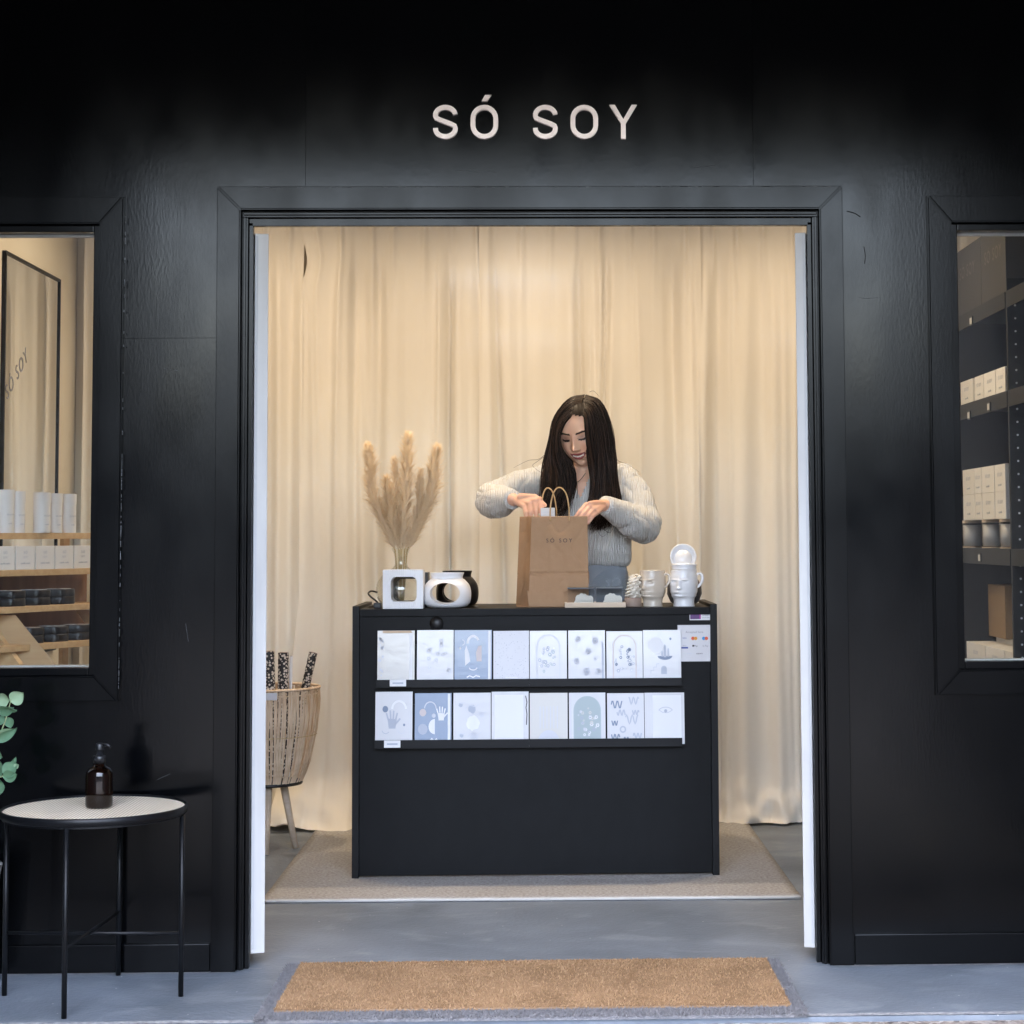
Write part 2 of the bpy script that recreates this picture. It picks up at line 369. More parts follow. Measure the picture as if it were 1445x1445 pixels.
for k in range(6):
    x = -17+k*6.6; box('window', (x,-23.996,1.0), (x+2.6,-23.95,2.6), 'street_glass', ob)
box('roller_door', (-3.0,-23.996,0), (1.2,-23.93,2.9), 'charcoal_wall', ob)

# ------------------------------------------------------------------ shop front
front = thing('shop_facade', (0,0,0), 'black painted shop front with a wide doorway between two windows', 'shop front')
XL, XR, Z0, ZT = -1.216, 1.197, .813, 2.08             # window openings (inner edges)
DW, DH = .821, 2.12                                    # doorway inside the architrave
def rects_wall(y0, y1):
    bm = bmesh.new()
    for x0,x1,z0,z1 in ((-2.6,-2.2,0,3.3),(-2.2,XL,0,Z0),(-2.2,XL,ZT,3.3),(XL,-DW,0,3.3),(-DW,DW,DH,3.3),(DW,XR,0,3.3),(XR,2.2,0,Z0),(XR,2.2,ZT,3.3),(2.2,2.6,0,3.3)):
        bmbox(bm, (x0,y0,z0), (x1,y1,z1))
    return bmfin(bm)
link('wall_core', rects_wall(.012,.09), 'black_gap', front)
link('inner_lining', rects_wall(.0905,.10), 'cream_wall', front)
g = .0005
for pts in ([(-2.6,.002),(-DW,.002),(-DW,1.757-g),(XL,1.757-g),(XL,Z0),(-2.6,Z0)],
            [(XL,1.757+g),(-DW,1.757+g),(-DW,DH),(-.64-g,DH),(-.64-g,3.3),(-2.6,3.3),(-2.6,ZT),(XL,ZT)],
            [(-.64+g,DH),(.635-g,DH),(.635-g,3.3),(-.64+g,3.3)],
            [(DW,.002),(2.6,.002),(2.6,Z0),(XR,Z0),(XR,ZT),(2.6,ZT),(2.6,3.3),(.635+g,3.3),(.635+g,DH),(DW,DH)]):
    bm = bmesh.new(); poly_prism(bm, pts, 0, .0118); link('wall_panel', bmfin(bm), 'black_paint', front)
# architrave round the doorway, mitred at the corners
tw = .067
def arch(o, pts, y0=-.020, y1=-.0008, m='black_trim', nm='architrave'):
    bm = bmesh.new(); poly_prism(bm, pts, y0, y1)
    bmesh.ops.bevel(bm, geom=[e for e in bm.edges if all(abs(v.co.y-y0)<1e-6 for v in e.verts)], offset=.0035, segments=3, affect='EDGES')
    return link(nm, bmfin(bm), m, o)
dfr = thing('door_frame', (0,0,0), 'black timber door frame with mitred corners around the wide doorway', 'door frame')
e = .0006
arch(dfr, [(-DW-tw,.003),(-DW,.003),(-DW,DH-e),(-DW-tw,DH+tw-e)]); arch(dfr, [(DW,.003),(DW+tw,.003),(DW+tw,DH+tw-e),(DW,DH-e)])
arch(dfr, [(-DW+e,DH),(DW-e,DH),(DW+tw-e,DH+tw),(-DW-tw+e,DH+tw)])
for s in (-1,1):
    def bx(nm, x0, x1, y0, y1, z1, m): box(nm, (min(s*x0,s*x1),y0,.002), (max(s*x0,s*x1),y1,z1), m, dfr, bev=.0015)
    bx('jamb', .803,.8205,.010,.098,DH-.019,'black_trim'); bx('stop_bead', .7905,.8025,.024,.045,DH-.031,'black_trim')
    bx('jamb_bead', .8085,.8155,.003,.0095,DH-.019,'black_trim')
box('head_jamb', (-.8205,.010,DH-.0185), (.8205,.098,DH-.0005), 'black_trim', dfr, bev=.0015)
box('stop_bead', (-.8025,.024,DH-.041), (.8025,.045,DH-.019), 'black_trim', dfr, bev=.0015)
box('jamb_bead', (-.8155,.003,DH-.0125), (.8155,.0095,DH-.0055), 'black_trim', dfr, bev=.0015)
# skirting
for s in (-1,1):
    box('skirting', (min(s*.893,s*1.9),-.011,.003), (max(s*.893,s*2.05),-.0005,.078 if s<0 else .085), 'black_trim', front, bev=.002)
# ragged pale line where the floor paint stops at the wall
def ragged(x0, x1, y, seed):
    n = int((x1-x0)/.012); V = []
    for i in range(n+1):
        x = x0+(x1-x0)*i/n; a = .004+.010*abs(noise.noise((x*22,seed,0)))+.02*max(0,noise.noise((x*5,seed,4))-.25)
        V += [(x,y-a,.002),(x,y+.004,.002)]
    return fm(V, [(2*i,2*i+2,2*i+3,2*i+1) for i in range(n)])
for x0,x1,y,sd_ in ((-1.9,-.83,-.017,1),(.83,1.9,-.017,2),(-.845,-.755,.03,3),(.765,.845,.03,4)):
    link('paint_line', ragged(x0,x1,y,sd_), mat('chipped', (.36,.365,.37), .8, var=(50,.8,(.18,.19,.205))), front)

mat('scuff', (.05,.052,.055), .7); mat('scuff_dark', (.0006,.0006,.0008), .8)
def scuff(pts, w, m):
    bm = bmesh.new(); q_ = [PY(x_,y_,0) for x_,y_ in pts]; q_ = catmull(q_, 14); strip_prism(bm, [(v.x,v.z) for v in q_], w, -.0006, -.0001); link('scuff', bmfin(bm), m, front)
for pts, w, m in (([(1195,298),(1206,301),(1214,306)],.0028,'scuff_dark'),([(1219,348),(1221,360),(1220,372)],.0022,'scuff_dark'),([(1212,420),(1224,421),(1240,420)],.0008,'scuff'),([(262,880),(266,905)],.0010,'scuff'),
                  ([(232,520),(250,523)],.0008,'scuff'),([(222,1100),(240,1092)],.0008,'scuff'),([(640,240),(700,243)],.0008,'scuff'),([(980,236),(1010,233)],.0008,'scuff')): scuff(pts, w, m)
rc_ = random.Random(9); bm = bmesh.new()
for k in range(90):
    yy = rc_.choice((rc_.uniform(640,985),rc_.uniform(300,985))); c_ = PY(177.5-10.5*(yy-278)/712,yy,-.0205); h_ = rc_.uniform(.001,.006); w_ = rc_.uniform(.0004,.0012)
    bmbox(bm, (c_.x-w_,-.0208,c_.z-h_), (c_.x+w_,-.019,c_.z+h_))
for k in range(60):
    xx = rc_.uniform(320,1185); c_ = PY(xx,264.5-1.5*(xx-308)/880,-.0205); w_ = rc_.uniform(.002,.012); bmbox(bm, (c_.x-w_,-.0203,c_.z-.0006), (c_.x+w_,-.0185,c_.z+.0004))
link('paint_chips', bmfin(bm), mat('chip', (.10,.105,.11), .6), front, kind='stuff')

# ------------------------------------------------------------------ shop windows
def window(s, xin, label):
    w = thing('shop_window', (s*1.7,0,Z0), label, 'window', 'shop windows')
    X0, X1 = (xin, s*2.18)
    def pr(pts, *a, **k):
        return arch(w, pts if s > 0 else [(x,z) for x,z in pts][::-1], *a, **k)
    t = .067; xo = xin-s*t; zo, zb = ZT+.078, Z0-.070
    pr([(xin,Z0),(xin,ZT),(xo,zo),(xo,zb)][::-1], nm='casing')
    pr([(xin+s*e,ZT+e),(X1,ZT+e),(X1,zo),(xo+s*e,zo)], nm='casing'); pr([(xin+s*e,Z0-e),(xo+s*e,zb),(X1,zb),(X1,Z0-e)], nm='casing')
    a, b = sorted((xin+s*.0005, xin+s*.021))
    box('sash', (a,.006,Z0+.0005), (b,.06,ZT-.0005), 'black_trim', w, bev=.002)
    a, b = sorted((xin+s*.022, X1))
    box('sash', (a,.006,ZT-.020), (b,.06,ZT-.0005), 'black_trim', w, bev=.002)
    box('sash', (a,.006,Z0+.0005), (b,.06,Z0+.022), 'black_trim', w, bev=.002)
    a, b = sorted((xin+s*.0225, X1))
    box('pane', (a,.030,Z0+.0225), (b,.036,ZT-.0205), 'pane', w)
    box('inner_sill', (a,.062,Z0-.0), (b,.115,Z0+.024), 'white_paint', w)
    box('glazing_bead', (a,.061,ZT-.026), (b,.075,ZT-.004), 'white_paint', w)
window(-1, XL, 'left shop window with tubes and tins on stepped timber shelves behind it')
window(1, XR, 'right shop window showing black shelves stacked with white boxes')

# ------------------------------------------------------------------ white doors folded back inside
for s, lab in ((-1,'white door swung open inside, its edge showing at the left jamb'), (1,'white door swung open inside, its edge showing at the right jamb')):
    d = thing('door', (s*.789,.047,.035), lab, 'door', 'open white doors')
    a = R(14)*s
    mtx = Matrix.Translation((s*.789,.047,0)) @ Matrix.Rotation(-a, 4, 'Z')
    th = .039 if s < 0 else .031
    box('leaf', (min(0,-s*th),0,.038), (max(0,-s*th),.78,2.062), 'white_paint', d, bev=.002, mtx=mtx)
    box('seal_strip', (min(-s*.001,-s*.009),-.0022,.05), (max(-s*.001,-s*.009),-.0002,2.055), 'rail', d, mtx=mtx)
    box('latch_plate', (min(-s*(th*.5-.009),-s*(th*.5+.009)),-.0015,.98), (max(-s*(th*.5-.009),-s*(th*.5+.009)),-.0002,1.09), 'rail', d, mtx=mtx) if s > 5 else None
    tube('handle', [mtx@Vector((-s*th,.70,1.0)), mtx@Vector((-s*(th+.05),.70,1.0)), mtx@Vector((-s*(th+.05),.60,1.0))], .008, 'black_metal', d)

# ------------------------------------------------------------------ sign letters
sign = thing('shop_sign', (.015,-.012,2.32), 'pale pink raised lettering SÓ SOY above the doorway', 'sign')
def arcp(cx, cz, rx, rz, a0, a1, n=12): return [(cx+rx*math.cos(R(a0+(a1-a0)*i/n)), cz+rz*math.sin(R(a0+(a1-a0)*i/n))) for i in range(n+1)]
LW = .0138
def letter_O(x0, x1, zb, zt):
    x0 += LW/2; x1 -= LW/2; zb += LW/2; zt -= LW/2; r = (x1-x0)/2; cx = (x0+x1)/2
    return arcp(cx, zt-r, r, r, 0, 180)+arcp(cx, zb+r, r, r, 180, 360)
def letter_S(x0, x1, zb, zt):
    x0 += LW/2; x1 -= LW/2; zb += LW/2; zt -= LW/2; r = (x1-x0)/2; cx = (x0+x1)/2; h = (zt-zb)
    top = arcp(cx, zt-h*.27, r, h*.27, 5, 200, 14); bot = arcp(cx, zb+h*.27, r, h*.27, 20, -185, 14)
    mid = [(cx-r*.55, zt-h*.43), (cx+.0, zt-h*.5), (cx+r*.55, zb+h*.43)]
    return top+mid+bot
def bpx(p0, p1): a, b = PY(p0,197,-.012), PY(p1,149,-.012); return a.x, b.x, a.z-.001, b.z+.001
ZB, ZTP = PY(750,196,-.012).z, PY(750,148,-.012).z
for ch, p0, p1 in (('S',611,646),('O',664,703),('S',752,787),('O',805,844),('Y',860,899)):
    x0, x1 = PY(p0,170,-.012).x, PY(p1,170,-.012).x; bm = bmesh.new(); y0, y1 = -.014, -.0006
    if ch == 'O': strip_prism(bm, letter_O(x0,x1,ZB,ZTP), LW, y0, y1, True)
    elif ch == 'S': strip_prism(bm, letter_S(x0,x1,ZB,ZTP), LW, y0, y1)
    else:
        c = (x0+x1)/2; zm = ZB+(ZTP-ZB)*.45; q = LW*.56
        poly_prism(bm, [(c-LW/2,ZB),(c+LW/2,ZB),(c+LW/2,zm),(x1,ZTP),(x1-LW*1.12,ZTP),(c,zm+LW*.9),(x0+LW*1.12,ZTP),(x0,ZTP),(c-LW/2,zm)], y0, y1)
    lo = link('letter', bmfin(bm), 'letter', sign)
    if p0 == 664:
        bm = bmesh.new(); a = [PY(*q, -.012) for q in ((679.5,143),(687.5,143),(693.5,134),(684.5,134))]
        poly_prism(bm, [(v.x,v.z) for v in a], y0, y1); link('accent', bmfin(bm), 'letter', lo)

# ------------------------------------------------------------------ room shell
ZC = 2.85
iw = box('wall', (-2.05,.101,0), (-1.95,2.95,ZC), 'cream_wall'); struct(iw); iw.name = 'wall_left'
iw = box('wall_right', (2.10,.101,0), (2.2,2.95,ZC), 'cream_wall'); struct(iw)
struct(box('ceiling', (-2.2,-.0+.101,ZC+.002), (2.3,3.1,ZC+.1), 'cream_wall'))
# back wall close behind the curtains, with high vents letting daylight in
bm = bmesh.new(); yb0, yb1 = 2.722, 2.745
def wx(px, py): return PY(px, py, 2.68)
holes = []
for (a,b,c,d) in ((640,806,370,394),(678,800,457,471),(1083,1125,457,471)):
    p, q = wx(a,d), wx(b,c); holes.append((p.x,q.x,p.z,q.z))
base = bmesh.new(); bmbox(base, (-1.949,yb0,0), (2.099,yb1,ZC)); cut = []
for h in holes:
    n = max(2, int((h[1]-h[0])/.11))
    for i in range(n):
        c = bmesh.new(); w_ = (h[1]-h[0])/n; bmbox(c, (h[0]+w_*i+.003,yb0-.05,h[2]), (h[0]+w_*(i+1)-.003,yb1+.05,h[3])); cut.append(bmfin(c))
wb = link('wall_back', boolean(bmfin(base), cut), 'cream_wall'); struct(wb)

# ------------------------------------------------------------------ curtains
rail = tag(tube('curtain_rail', [(-1.93,2.65,2.56),(2.08,2.65,2.56)], .012, 'rail'), 'pale curtain rail running along the back of the shop above the doorway', 'curtain rail')
CUR_Y = 2.63
def curtain(x0, x1, label, seed, ylift=0., bottom_fwd=.08, left_edge=None, flat=None, amp=1.0, zbot=.0):
    r = random.Random(seed); wdt = x1-x0; nx = int(wdt/.008)+1; nz = 110; zt = 2.535
    ridges = []; x = x0-.05
    while x < x1+.05:
        w = r.uniform(.020,.060); ridges.append((x, w, r.uniform(.35,1.0)*amp*(1 if r.random()<.8 else 1.6), r.uniform(-.045,.045), r.uniform(0,6))); x += w*r.uniform(1.5,3.0)
    for _ in range(int(wdt/.12)): ridges.append((r.uniform(x0,x1), r.uniform(.007,.014), r.uniform(.10,.30), r.uniform(-.05,.05), r.uniform(0,6)))
    for _ in range(int(wdt/.17)): ridges.append((r.uniform(x0,x1), r.uniform(.014,.034), -r.uniform(.55,1.3), r.uniform(-.06,.06), r.uniform(0,6)))
    pleats = [x0+(k+.5)*.115+r.uniform(-.015,.015) for k in range(int(wdt/.115)+1)]
    V = []
    for j in range(nz+1):
        t = j/nz; z = zt+(zbot-zt)*t; dn = zt-z
        hd = min(1, max(0, (dn-.06)/.30)); hd = hd*hd*(3-2*hd)
        for i in range(nx+1):
            u = i/nx; x = x0+wdt*u
            y = 0
            for (c,w,a,dr,ph) in ridges:
                cx = c+dr*t+.006*math.sin(ph+t*5); q = (x-cx)/w
                if abs(q) < 3: y -= .050*a*math.exp(-q*q)*(.12+.88*hd)
            for c in pleats:                                     # pinch pleats in the heading tape
                q = (x-c)/.011
                if abs(q) < 4: y -= .020*math.exp(-q*q)*math.exp(-max(0,dn-.07)/.16)
                q = (x-c)/.028
                if abs(q) < 4: y += .006*math.exp(-q*q)*math.exp(-((dn-.085)/.03)**2)
            y += .012*noise.noise((x*3.1,z*1.3,seed))+.003*noise.noise((x*14,z*5,seed+5))
            if flat and flat[0] <= u <= flat[1]: y = y*.25-.022
            xx = x
            if left_edge and u < .25: xx += left_edge(z)*(1-u/.25)
            zz = z
            low = max(0, (.22-z)/.22)
            if low > 0:                                          # cloth breaking on the floor
                k = noise.noise((x*7,seed,1.5)); k2 = noise.noise((x*19,z*16,seed))
                y -= bottom_fwd*low**1.6*(.6+.9*abs(k)) + .04*low*k2
                zz = max(.006+.004*(1+k2), z+.06*low*(k*.9+.25)+.026*low*k2)
            V.append((xx, CUR_Y+ylift+y, zz))
    n1 = nx+1; Fc = [(j*n1+i, j*n1+i+1, (j+1)*n1+i+1, (j+1)*n1+i) for j in range(nz) for i in range(nx)]
    o = link('curtain', fm(V, Fc), 'curtain', None, True); tag(o, label, 'curtain', 'cream curtains across the back')
    hx = link('hem', fm([(x0+wdt*k/60, CUR_Y+ylift-.0+0, zt+.0) for k in range(61)]+[(x0+wdt*k/60, CUR_Y+ylift, zt+.02) for k in range(61)], [(k,k+1,62+k,61+k) for k in range(60)]), 'curtain', o)
    return o
curtain(-1.90, -.975, 'cream curtain at the left of the shop, behind the basket', 11, .012, .10, amp=.9)
curtain(-.985, -.215, 'cream curtain behind the vase of dried grass', 23, -.010, .16, left_edge=lambda z: .026*math.exp(-((z-2.36)/.085)**2)-.10*max(0,1-z/.95))
curtain(-.235, .70, 'cream curtain behind the woman, with a stitched hem down its edge', 37, -.03, .10, flat=(0,.045))
curtain(.69, 2.06, 'cream curtain at the right of the shop beside the open door', 53, -.012, .05, amp=1.15)

LAMP_W = .72
# ------------------------------------------------------------------ ceiling lamps of the shop (warm downlights above the doorway line)
for x, y, e_, lab in ((-1.15,1.75,1,'left'), (.0,1.70,1,'middle'), (1.15,1.75,1,'right')):
    l = thing('ceiling_lamp', (x,y,ZC), 'warm round downlight in the shop ceiling, %s of three' % lab, 'lamp', 'shop ceiling lamps')
    lathe('housing', [(.0,.0),(.062,.0),(.062,-.012),(.05,-.014),(.046,-.003),(0,-.003)], 'white_paint', l, (x,y,ZC-.001), 28)
    ld = bpy.data.lights.new('lamp_light', 'AREA'); ld.shape = 'DISK'; ld.size = .09; ld.energy = LAMP_W; ld.color = (1,.78,.53); ld.spread = R(150)
    lo = bpy.data.objects.new('lamp_light', ld); COL.objects.link(lo); lo.parent = l; lo.location = (0,0,-.017)

# ================================================================== FLOOR COVERINGS
rug = thing('rug', (0,1.75,0), 'large flat beige rug under the black counter', 'rug')
bm = bmesh.new(); nx, ny = 60, 50; VV = []
for j in range(ny+1):
    for i in range(nx+1):
        x = -.897+1.77*i/nx; y = .985-.022*(i/nx)+1.66*j/ny; VV.append((x+.003*noise.noise((y*3,1,0)), y+.004*noise.noise((x*4,2,0)), .010+.0015*noise.noise((x*5,y*5,0))))
n1 = nx+1; o = link('pile', fm(VV, [(j*n1+i,j*n1+i+1,(j+1)*n1+i+1,(j+1)*n1+i) for j in range(ny) for i in range(nx)]), 'rug', rug, True)
md = o.modifiers.new('s','SOLIDIFY'); md.thickness = .009; md.offset = -1
tube('binding', [(-.897+1.77*i/40, .984-.022*(i/40)+.004*noise.noise(((-.897+1.77*i/40)*4,2,0)), .0065) for i in range(41)], .0055, 'rug_binding', rug, 6)

dm = thing('doormat', (0,-.24,0), 'coir doormat with a grey rubber border lying at the threshold', 'doormat')
bm = bmesh.new(); bmbox(bm, (-.682,-.545,.001), (.680,.060,.010)); link('rubber_base', bmfin(bm), 'rubber', dm)
bm = bmesh.new(); bmbox(bm, (-.646,-.474,.0102), (.648,.056,.016)); link('coir_pile', bmfin(bm), 'coir', dm)
def blades(n, x0, x1, y0, y1, z, h, w, lean, rs):
    rg = np.random.default_rng(rs); x = rg.uniform(x0,x1,n); y = rg.uniform(y0,y1,n); a = rg.uniform(0,6.283,n)
    dx = np.cos(a)*w; dy = np.sin(a)*w; lx = rg.normal(0,lean,n); ly = rg.normal(0,lean,n); hh = h*rg.uniform(.6,1.3,n)
    V = np.empty((n*3,3)); V[0::3] = np.stack([x-dx,y-dy,np.full(n,z)],1); V[1::3] = np.stack([x+dx,y+dy,np.full(n,z)],1); V[2::3] = np.stack([x+lx,y+ly,z+hh],1)
    return fm(V.tolist(), [(3*i,3*i+1,3*i+2) for i in range(n)])
link('coir_fibres', blades(42000,-.648,.650,-.476,.058,.0155,.0045,.0012,.003,3), 'coir', dm, kind='stuff')
link('coir_fibre_tips', blades(12000,-.648,.650,-.476,.058,.0155,.0055,.0011,.003,4), 'coir_light', dm, kind='stuff')
V1 = blades(9000,-.684,.682,-.552,-.478,.009,.008,.0014,.006,5); link('border_fibres', V1, 'rubber', dm, kind='stuff')
V1 = blades(5000,-.684,-.650,-.56,.062,.009,.007,.0014,.005,6); link('border_fibres', V1, 'rubber', dm, kind='stuff')
V1 = blades(5000,.652,.682,-.56,.062,.009,.007,.0014,.005,7); link('border_fibres', V1, 'rubber', dm, kind='stuff')

dm.location.y -= .028
# ================================================================== COUNTER
CY = 1.369; CT = .942
ct = thing('counter', (0,1.6,.01), 'black laminate sales counter with two rows of cards on its front', 'counter')
box('side_panel', (-.640,CY-.006,.010), (-.616,1.86,.953), 'laminate_edge', ct, bev=.0015)
box('side_panel', (.619,CY-.006,.010), (.643,1.86,.953), 'laminate_edge', ct, bev=.0015)
box('front_panel', (-.6155,CY+.008,.016), (.6185,CY+.024,CT-.0265), 'laminate', ct, bev=.001)
box('top', (-.6155,CY,CT-.026), (.6185,1.86,CT), 'laminate', ct, bev=.0015)
for x in (-.55,.55): box('foot', (x-.03,1.45,.0105), (x+.03,1.8,.03), 'black_plastic', ct)
g0 = PY(616,880,CY); lathe('cable_grommet', [(0,0),(.022,0),(.0245,.002),(.0245,.006),(0,.006)], 'black_plastic', ct, n=28, mtx=Matrix.Translation((g0.x,CY+.0075,g0.z)) @ Matrix.Rotation(R(90),4,'X'))
def stick(nm, p, q, y, m, parent, th=.001):
    a, b = PY(*p, y), PY(*q, y); return box(nm, (a.x,y-th,b.z), (b.x,y,a.z), m, parent)
sk = stick('sticker', (973,865), (1003,875), CY+.0078, 'ink_white', ct)
stick('sticker_print', (974,866), (988,873.5), CY+.0066, 'purple', sk); stick('sticker_print', (987,866), (989,873.5), CY+.0063, 'magenta', sk)
for yy in (868.4,871.8):
    a = PY(996,yy,CY+.0064); text('sticker_print', 'NOTE HERE', .0048, Matrix.Translation((a.x,CY+.0064,a.z))@FRONT, 'ink_grey', sk)
LEDGES = []
for row, (yt, yb, x0, xm, x1) in enumerate(((958,969,530,747,962),(1043,1055,528,747,963))):
    for (a, b) in ((x0,xm),(xm,x1)):
        p, q = PY(a,yb,CY-.035), PY(b,yt,CY-.035); z0, z1 = PY(747,yb,CY-.035).z, PY(747,yt,CY-.035).z
        bm = bmesh.new(); bmbox(bm, (p.x+.0006,CY-.035,z0), (q.x-.0006,CY-.031,z1)); bmbox(bm, (p.x+.0006,CY-.0309,z0), (q.x-.0006,CY+.0075,z0+.006))
        bmbox(bm, (p.x+.0006,CY+.003,z0+.0061), (q.x-.0006,CY+.0075,z1+.12))
        L = link('card_ledge', bmfin(bm), 'ledge', ct); LEDGES.append((L, z0, z1))
for (k, p, q) in ((0,(550,959),(573,968.5)),(2,(542,1045),(565,1055))):
    t_ = stick('price_tag', p, q, CY-.0352, 'ink_white', LEDGES[k][0]); c = PY((p[0]+q[0])/2,(p[1]+q[1])/2,CY-.0365)
    text('price', '$5.50', .012, Matrix.Translation(c)@FRONT, 'ink_mid', t_) if False else stick('price_line', (p[0]+4,p[1]+4), (q[0]-4,p[1]+6), CY-.0364, 'ink_mid', t_, .0003)

# ---- greeting cards, each with its own print
def disc(cx, cz, r, n=16, rz=None): return [(cx+r*math.cos(2*math.pi*k/n), cz+(rz or r)*math.sin(2*math.pi*k/n)) for k in range(n)]
def blob(cx, cz, r, seed, n=18): 
    q = random.Random(seed); return [(cx+r*(1+q.uniform(-.18,.18))*math.cos(2*math.pi*k/n), cz+r*(1+q.uniform(-.18,.18))*math.sin(2*math.pi*k/n)) for k in range(n)]
class Art:
    def __init__(s): s.d = {}
    def b(s, m): return s.d.setdefault(m, bmesh.new())
    def poly(s, m, pts):
        bm = s.b(m); bm.faces.new([bm.verts.new((x,0,z)) for x,z in pts])
    def line(s, m, path, w, closed=False):
        bm = s.b(m); n = len(path); L = []
        for i in range(n):
            a, b = (path[(i-1)%n], path[(i+1)%n]) if closed else (path[max(i-1,0)], path[min(i+1,n-1)])
            t = Vector((b[0]-a[0],b[1]-a[1])); t = t.normalized() if t.length > 1e-9 else Vector((1,0)); k = Vector((-t.y,t.x))*w/2
            L.append((bm.verts.new((path[i][0]+k.x,0,path[i][1]+k.y)), bm.verts.new((path[i][0]-k.x,0,path[i][1]-k.y))))
        for i in range(n if closed else n-1):
            j = (i+1)%n; bm.faces.new((L[i][0],L[j][0],L[j][1],L[i][1]))
def hand(A, m, cx, cz, s, flip=1):
    A.poly(m, [(cx-.012*s,cz-.02*s),(cx+.012*s,cz-.02*s),(cx+.017*s,cz+.01*s),(cx-.017*s,cz+.012*s)])
    for dx, h, t in ((-.014,.030,-.25),(-.005,.038,-.08),(.004,.037,.06),(.013,.030,.2)):
        A.line(m, [(cx+dx*s,cz+.008*s),(cx+(dx+t*.03)*s,cz+h*s)], .0055*s)
    A.line(m, [(cx+.010*s*flip,cz-.008*s),(cx+.030*s*flip,cz+.012*s)], .006*s)
def flower(A, m, m2, cx, cz, r, n=8):
    for k in range(n): A.poly(m, disc(cx+r*.65*math.cos(6.283*k/n), cz+r*.65*math.sin(6.283*k/n), r*.34, 8))
    A.poly(m2, disc(cx, cz, r*.3, 8))
def rain(A, m, cx, cz, r, w, a0=0, a1=180): A.line(m, arcp(cx,cz,r,r,a0,a1,14), w)
def design(k, w, h):
    A = Art(); q = random.Random(k*13+5); body = 'card_white'
    if k in (2,9):
        body = 'card_blue'; A.poly('ink_white', [(w*.40,-h*.49),(w*.47,-h*.49),(w*.47,h*.49),(w*.40,h*.49)])
        if k == 2:
            A.line('ink_white', arcp(.0,.045,.019,.019,20,190,12), .008); A.poly('ink_white', [(-.028,-.025),(-.010,-.012),(-.014,.012),(-.024,.036),(-.030,.02)])
            A.poly('ink_rose', [(.012,-.012),(.030,-.012),(.030,.036),(.018,.034),(.010,.015)]); rain(A,'ink_pale',-.038,.045,.008,.003,-90,90)
            A.line('ink_white', arcp(.0,-.03,.014,.008,190,350,8), .003); A.poly('ink_white', disc(-.045,.028,.004,8)); A.line('ink_white', [(-.022,-.06),(-.012,-.055),(0,-.06),(.010,-.055),(.024,-.058)], .004)
        else:
            rain(A,'ink_pale',-.010,.035,.020,.004); hand(A,'ink_white',.028,.012,.75); A.poly('ink_white', [(.006,-.045)]+arcp(.006,-.022,.022,.024,90,270,10)); A.poly('ink_pale', disc(.002,.012,.007,12))
            A.poly('ink_rose', disc(-.036,.022,.012,12)); A.poly('ink_mid', disc(-.036,-.03,.017,12)); A.line('ink_white', [(-.012,-.068),(-.004,-.06),(.004,-.067),(.014,-.06)], .006)
    elif k == 0:
        body = 'card_cream'; A.line('ink_white', [(w*.40,-h*.49),(w*.40,h*.49)], .010); A.poly('kraft_insert', [(-w*.36,h*.455),(w*.44,h*.455),(w*.40,h*.497),(-w*.36,h*.497)])
        for i in range(14): A.poly('ink_pale', blob(-w*.40+q.uniform(-.006,.006), q.uniform(-h*.42,h*.40), q.uniform(.003,.006), i, 8))
    elif k == 1:
        for i in range(12): flower(A,'ink_pale','ink_white', q.uniform(-w*.32,w*.40), q.uniform(-h*.42,h*.4), q.uniform(.006,.010), 6)
    elif k == 3:
        body = 'speckle_card'; A.line('ink_white', [(-.02,-h*.37),(.022,-h*.37)], .005)
    elif k in (4,6):
        A.poly('ink_rose' if k == 6 else 'ink_pale', [(-.042,-h*.49),(.042,-h*.49)]+[(x,z) for x,z in arcp(0,.032,.042,.040,0,180,16)])
        A.poly('card_white', [(-.038,-h*.485),(.038,-h*.485)]+[(x,z) for x,z in arcp(0,.032,.038,.036,0,180,16)])
        for i in range(34):
            a = q.uniform(0,6.28); r = q.uniform(.010,.034); flower(A, q.choice(('ink_mid','ink_slate','ink_pale') if k == 6 else ('ink_mid','ink_pale','ink_sage')), 'ink_white', r*math.cos(a), -.008+1.5*r*math.sin(a), q.uniform(.003,.007), 6)
    elif k == 5:
        for (x,z,r) in ((-.03,.055,.010),(.03,.05,.012),(.006,.018,.011),(-.036,-.012,.011),(0,-.045,.014),(.04,-.045,.012),(.03,-.005,.006)):
            flower(A,'ink_pale','ink_mid',x,z,r,10)
        A.poly('ink_mid', [(w*.41,-h*.4),(w*.46,-h*.4),(w*.46,h*.25),(w*.41,h*.3)])
    elif k == 7:
        A.poly('ink_white', disc(-.022,.035,.026,20)); A.poly('ink_slate', disc(.030,.055,.004,10))
        for (x,z,hh,wd) in ((.010,-.002,.035,.010),(.022,0,.022,.007),(.000,0,.014,.006)): A.poly('ink_mid', [(x-wd/2,z),(x+wd/2,z),(x+wd*.4,z+hh),(x,z+hh+.006),(x-wd*.4,z+hh)])
        A.poly('ink_slate', arcp(.010,.002,.026,.012,180,360,10)); A.line('ink_mid', [(-.04,-.052),(-.04,-.042),(-.03,-.042),(-.03,-.032),(-.02,-.032),(-.02,-.022),(-.010,-.022)], .0016)
        A.poly('ink_mid', [(-.004,-.054),(.016,-.054)]+arcp(.006,-.038,.010,.010,0,180,10)); A.line('ink_pale', [(-.044,-.002),(-.028,-.002)], .002)
    elif k == 8:
        A.poly('ink_slate', disc(-.030,.030,.010,14)); hand(A,'ink_mid',-.006,-.010,.95); rain(A,'ink_white',.018,.030,.024,.007); A.poly('ink_slate', disc(.036,-.018,.004,10)); rain(A,'ink_mid',-.028,-.030,.014,.002,200,320); rain(A,'ink_pale',.026,-.032,.012,.002,180,360)
    elif k == 10:
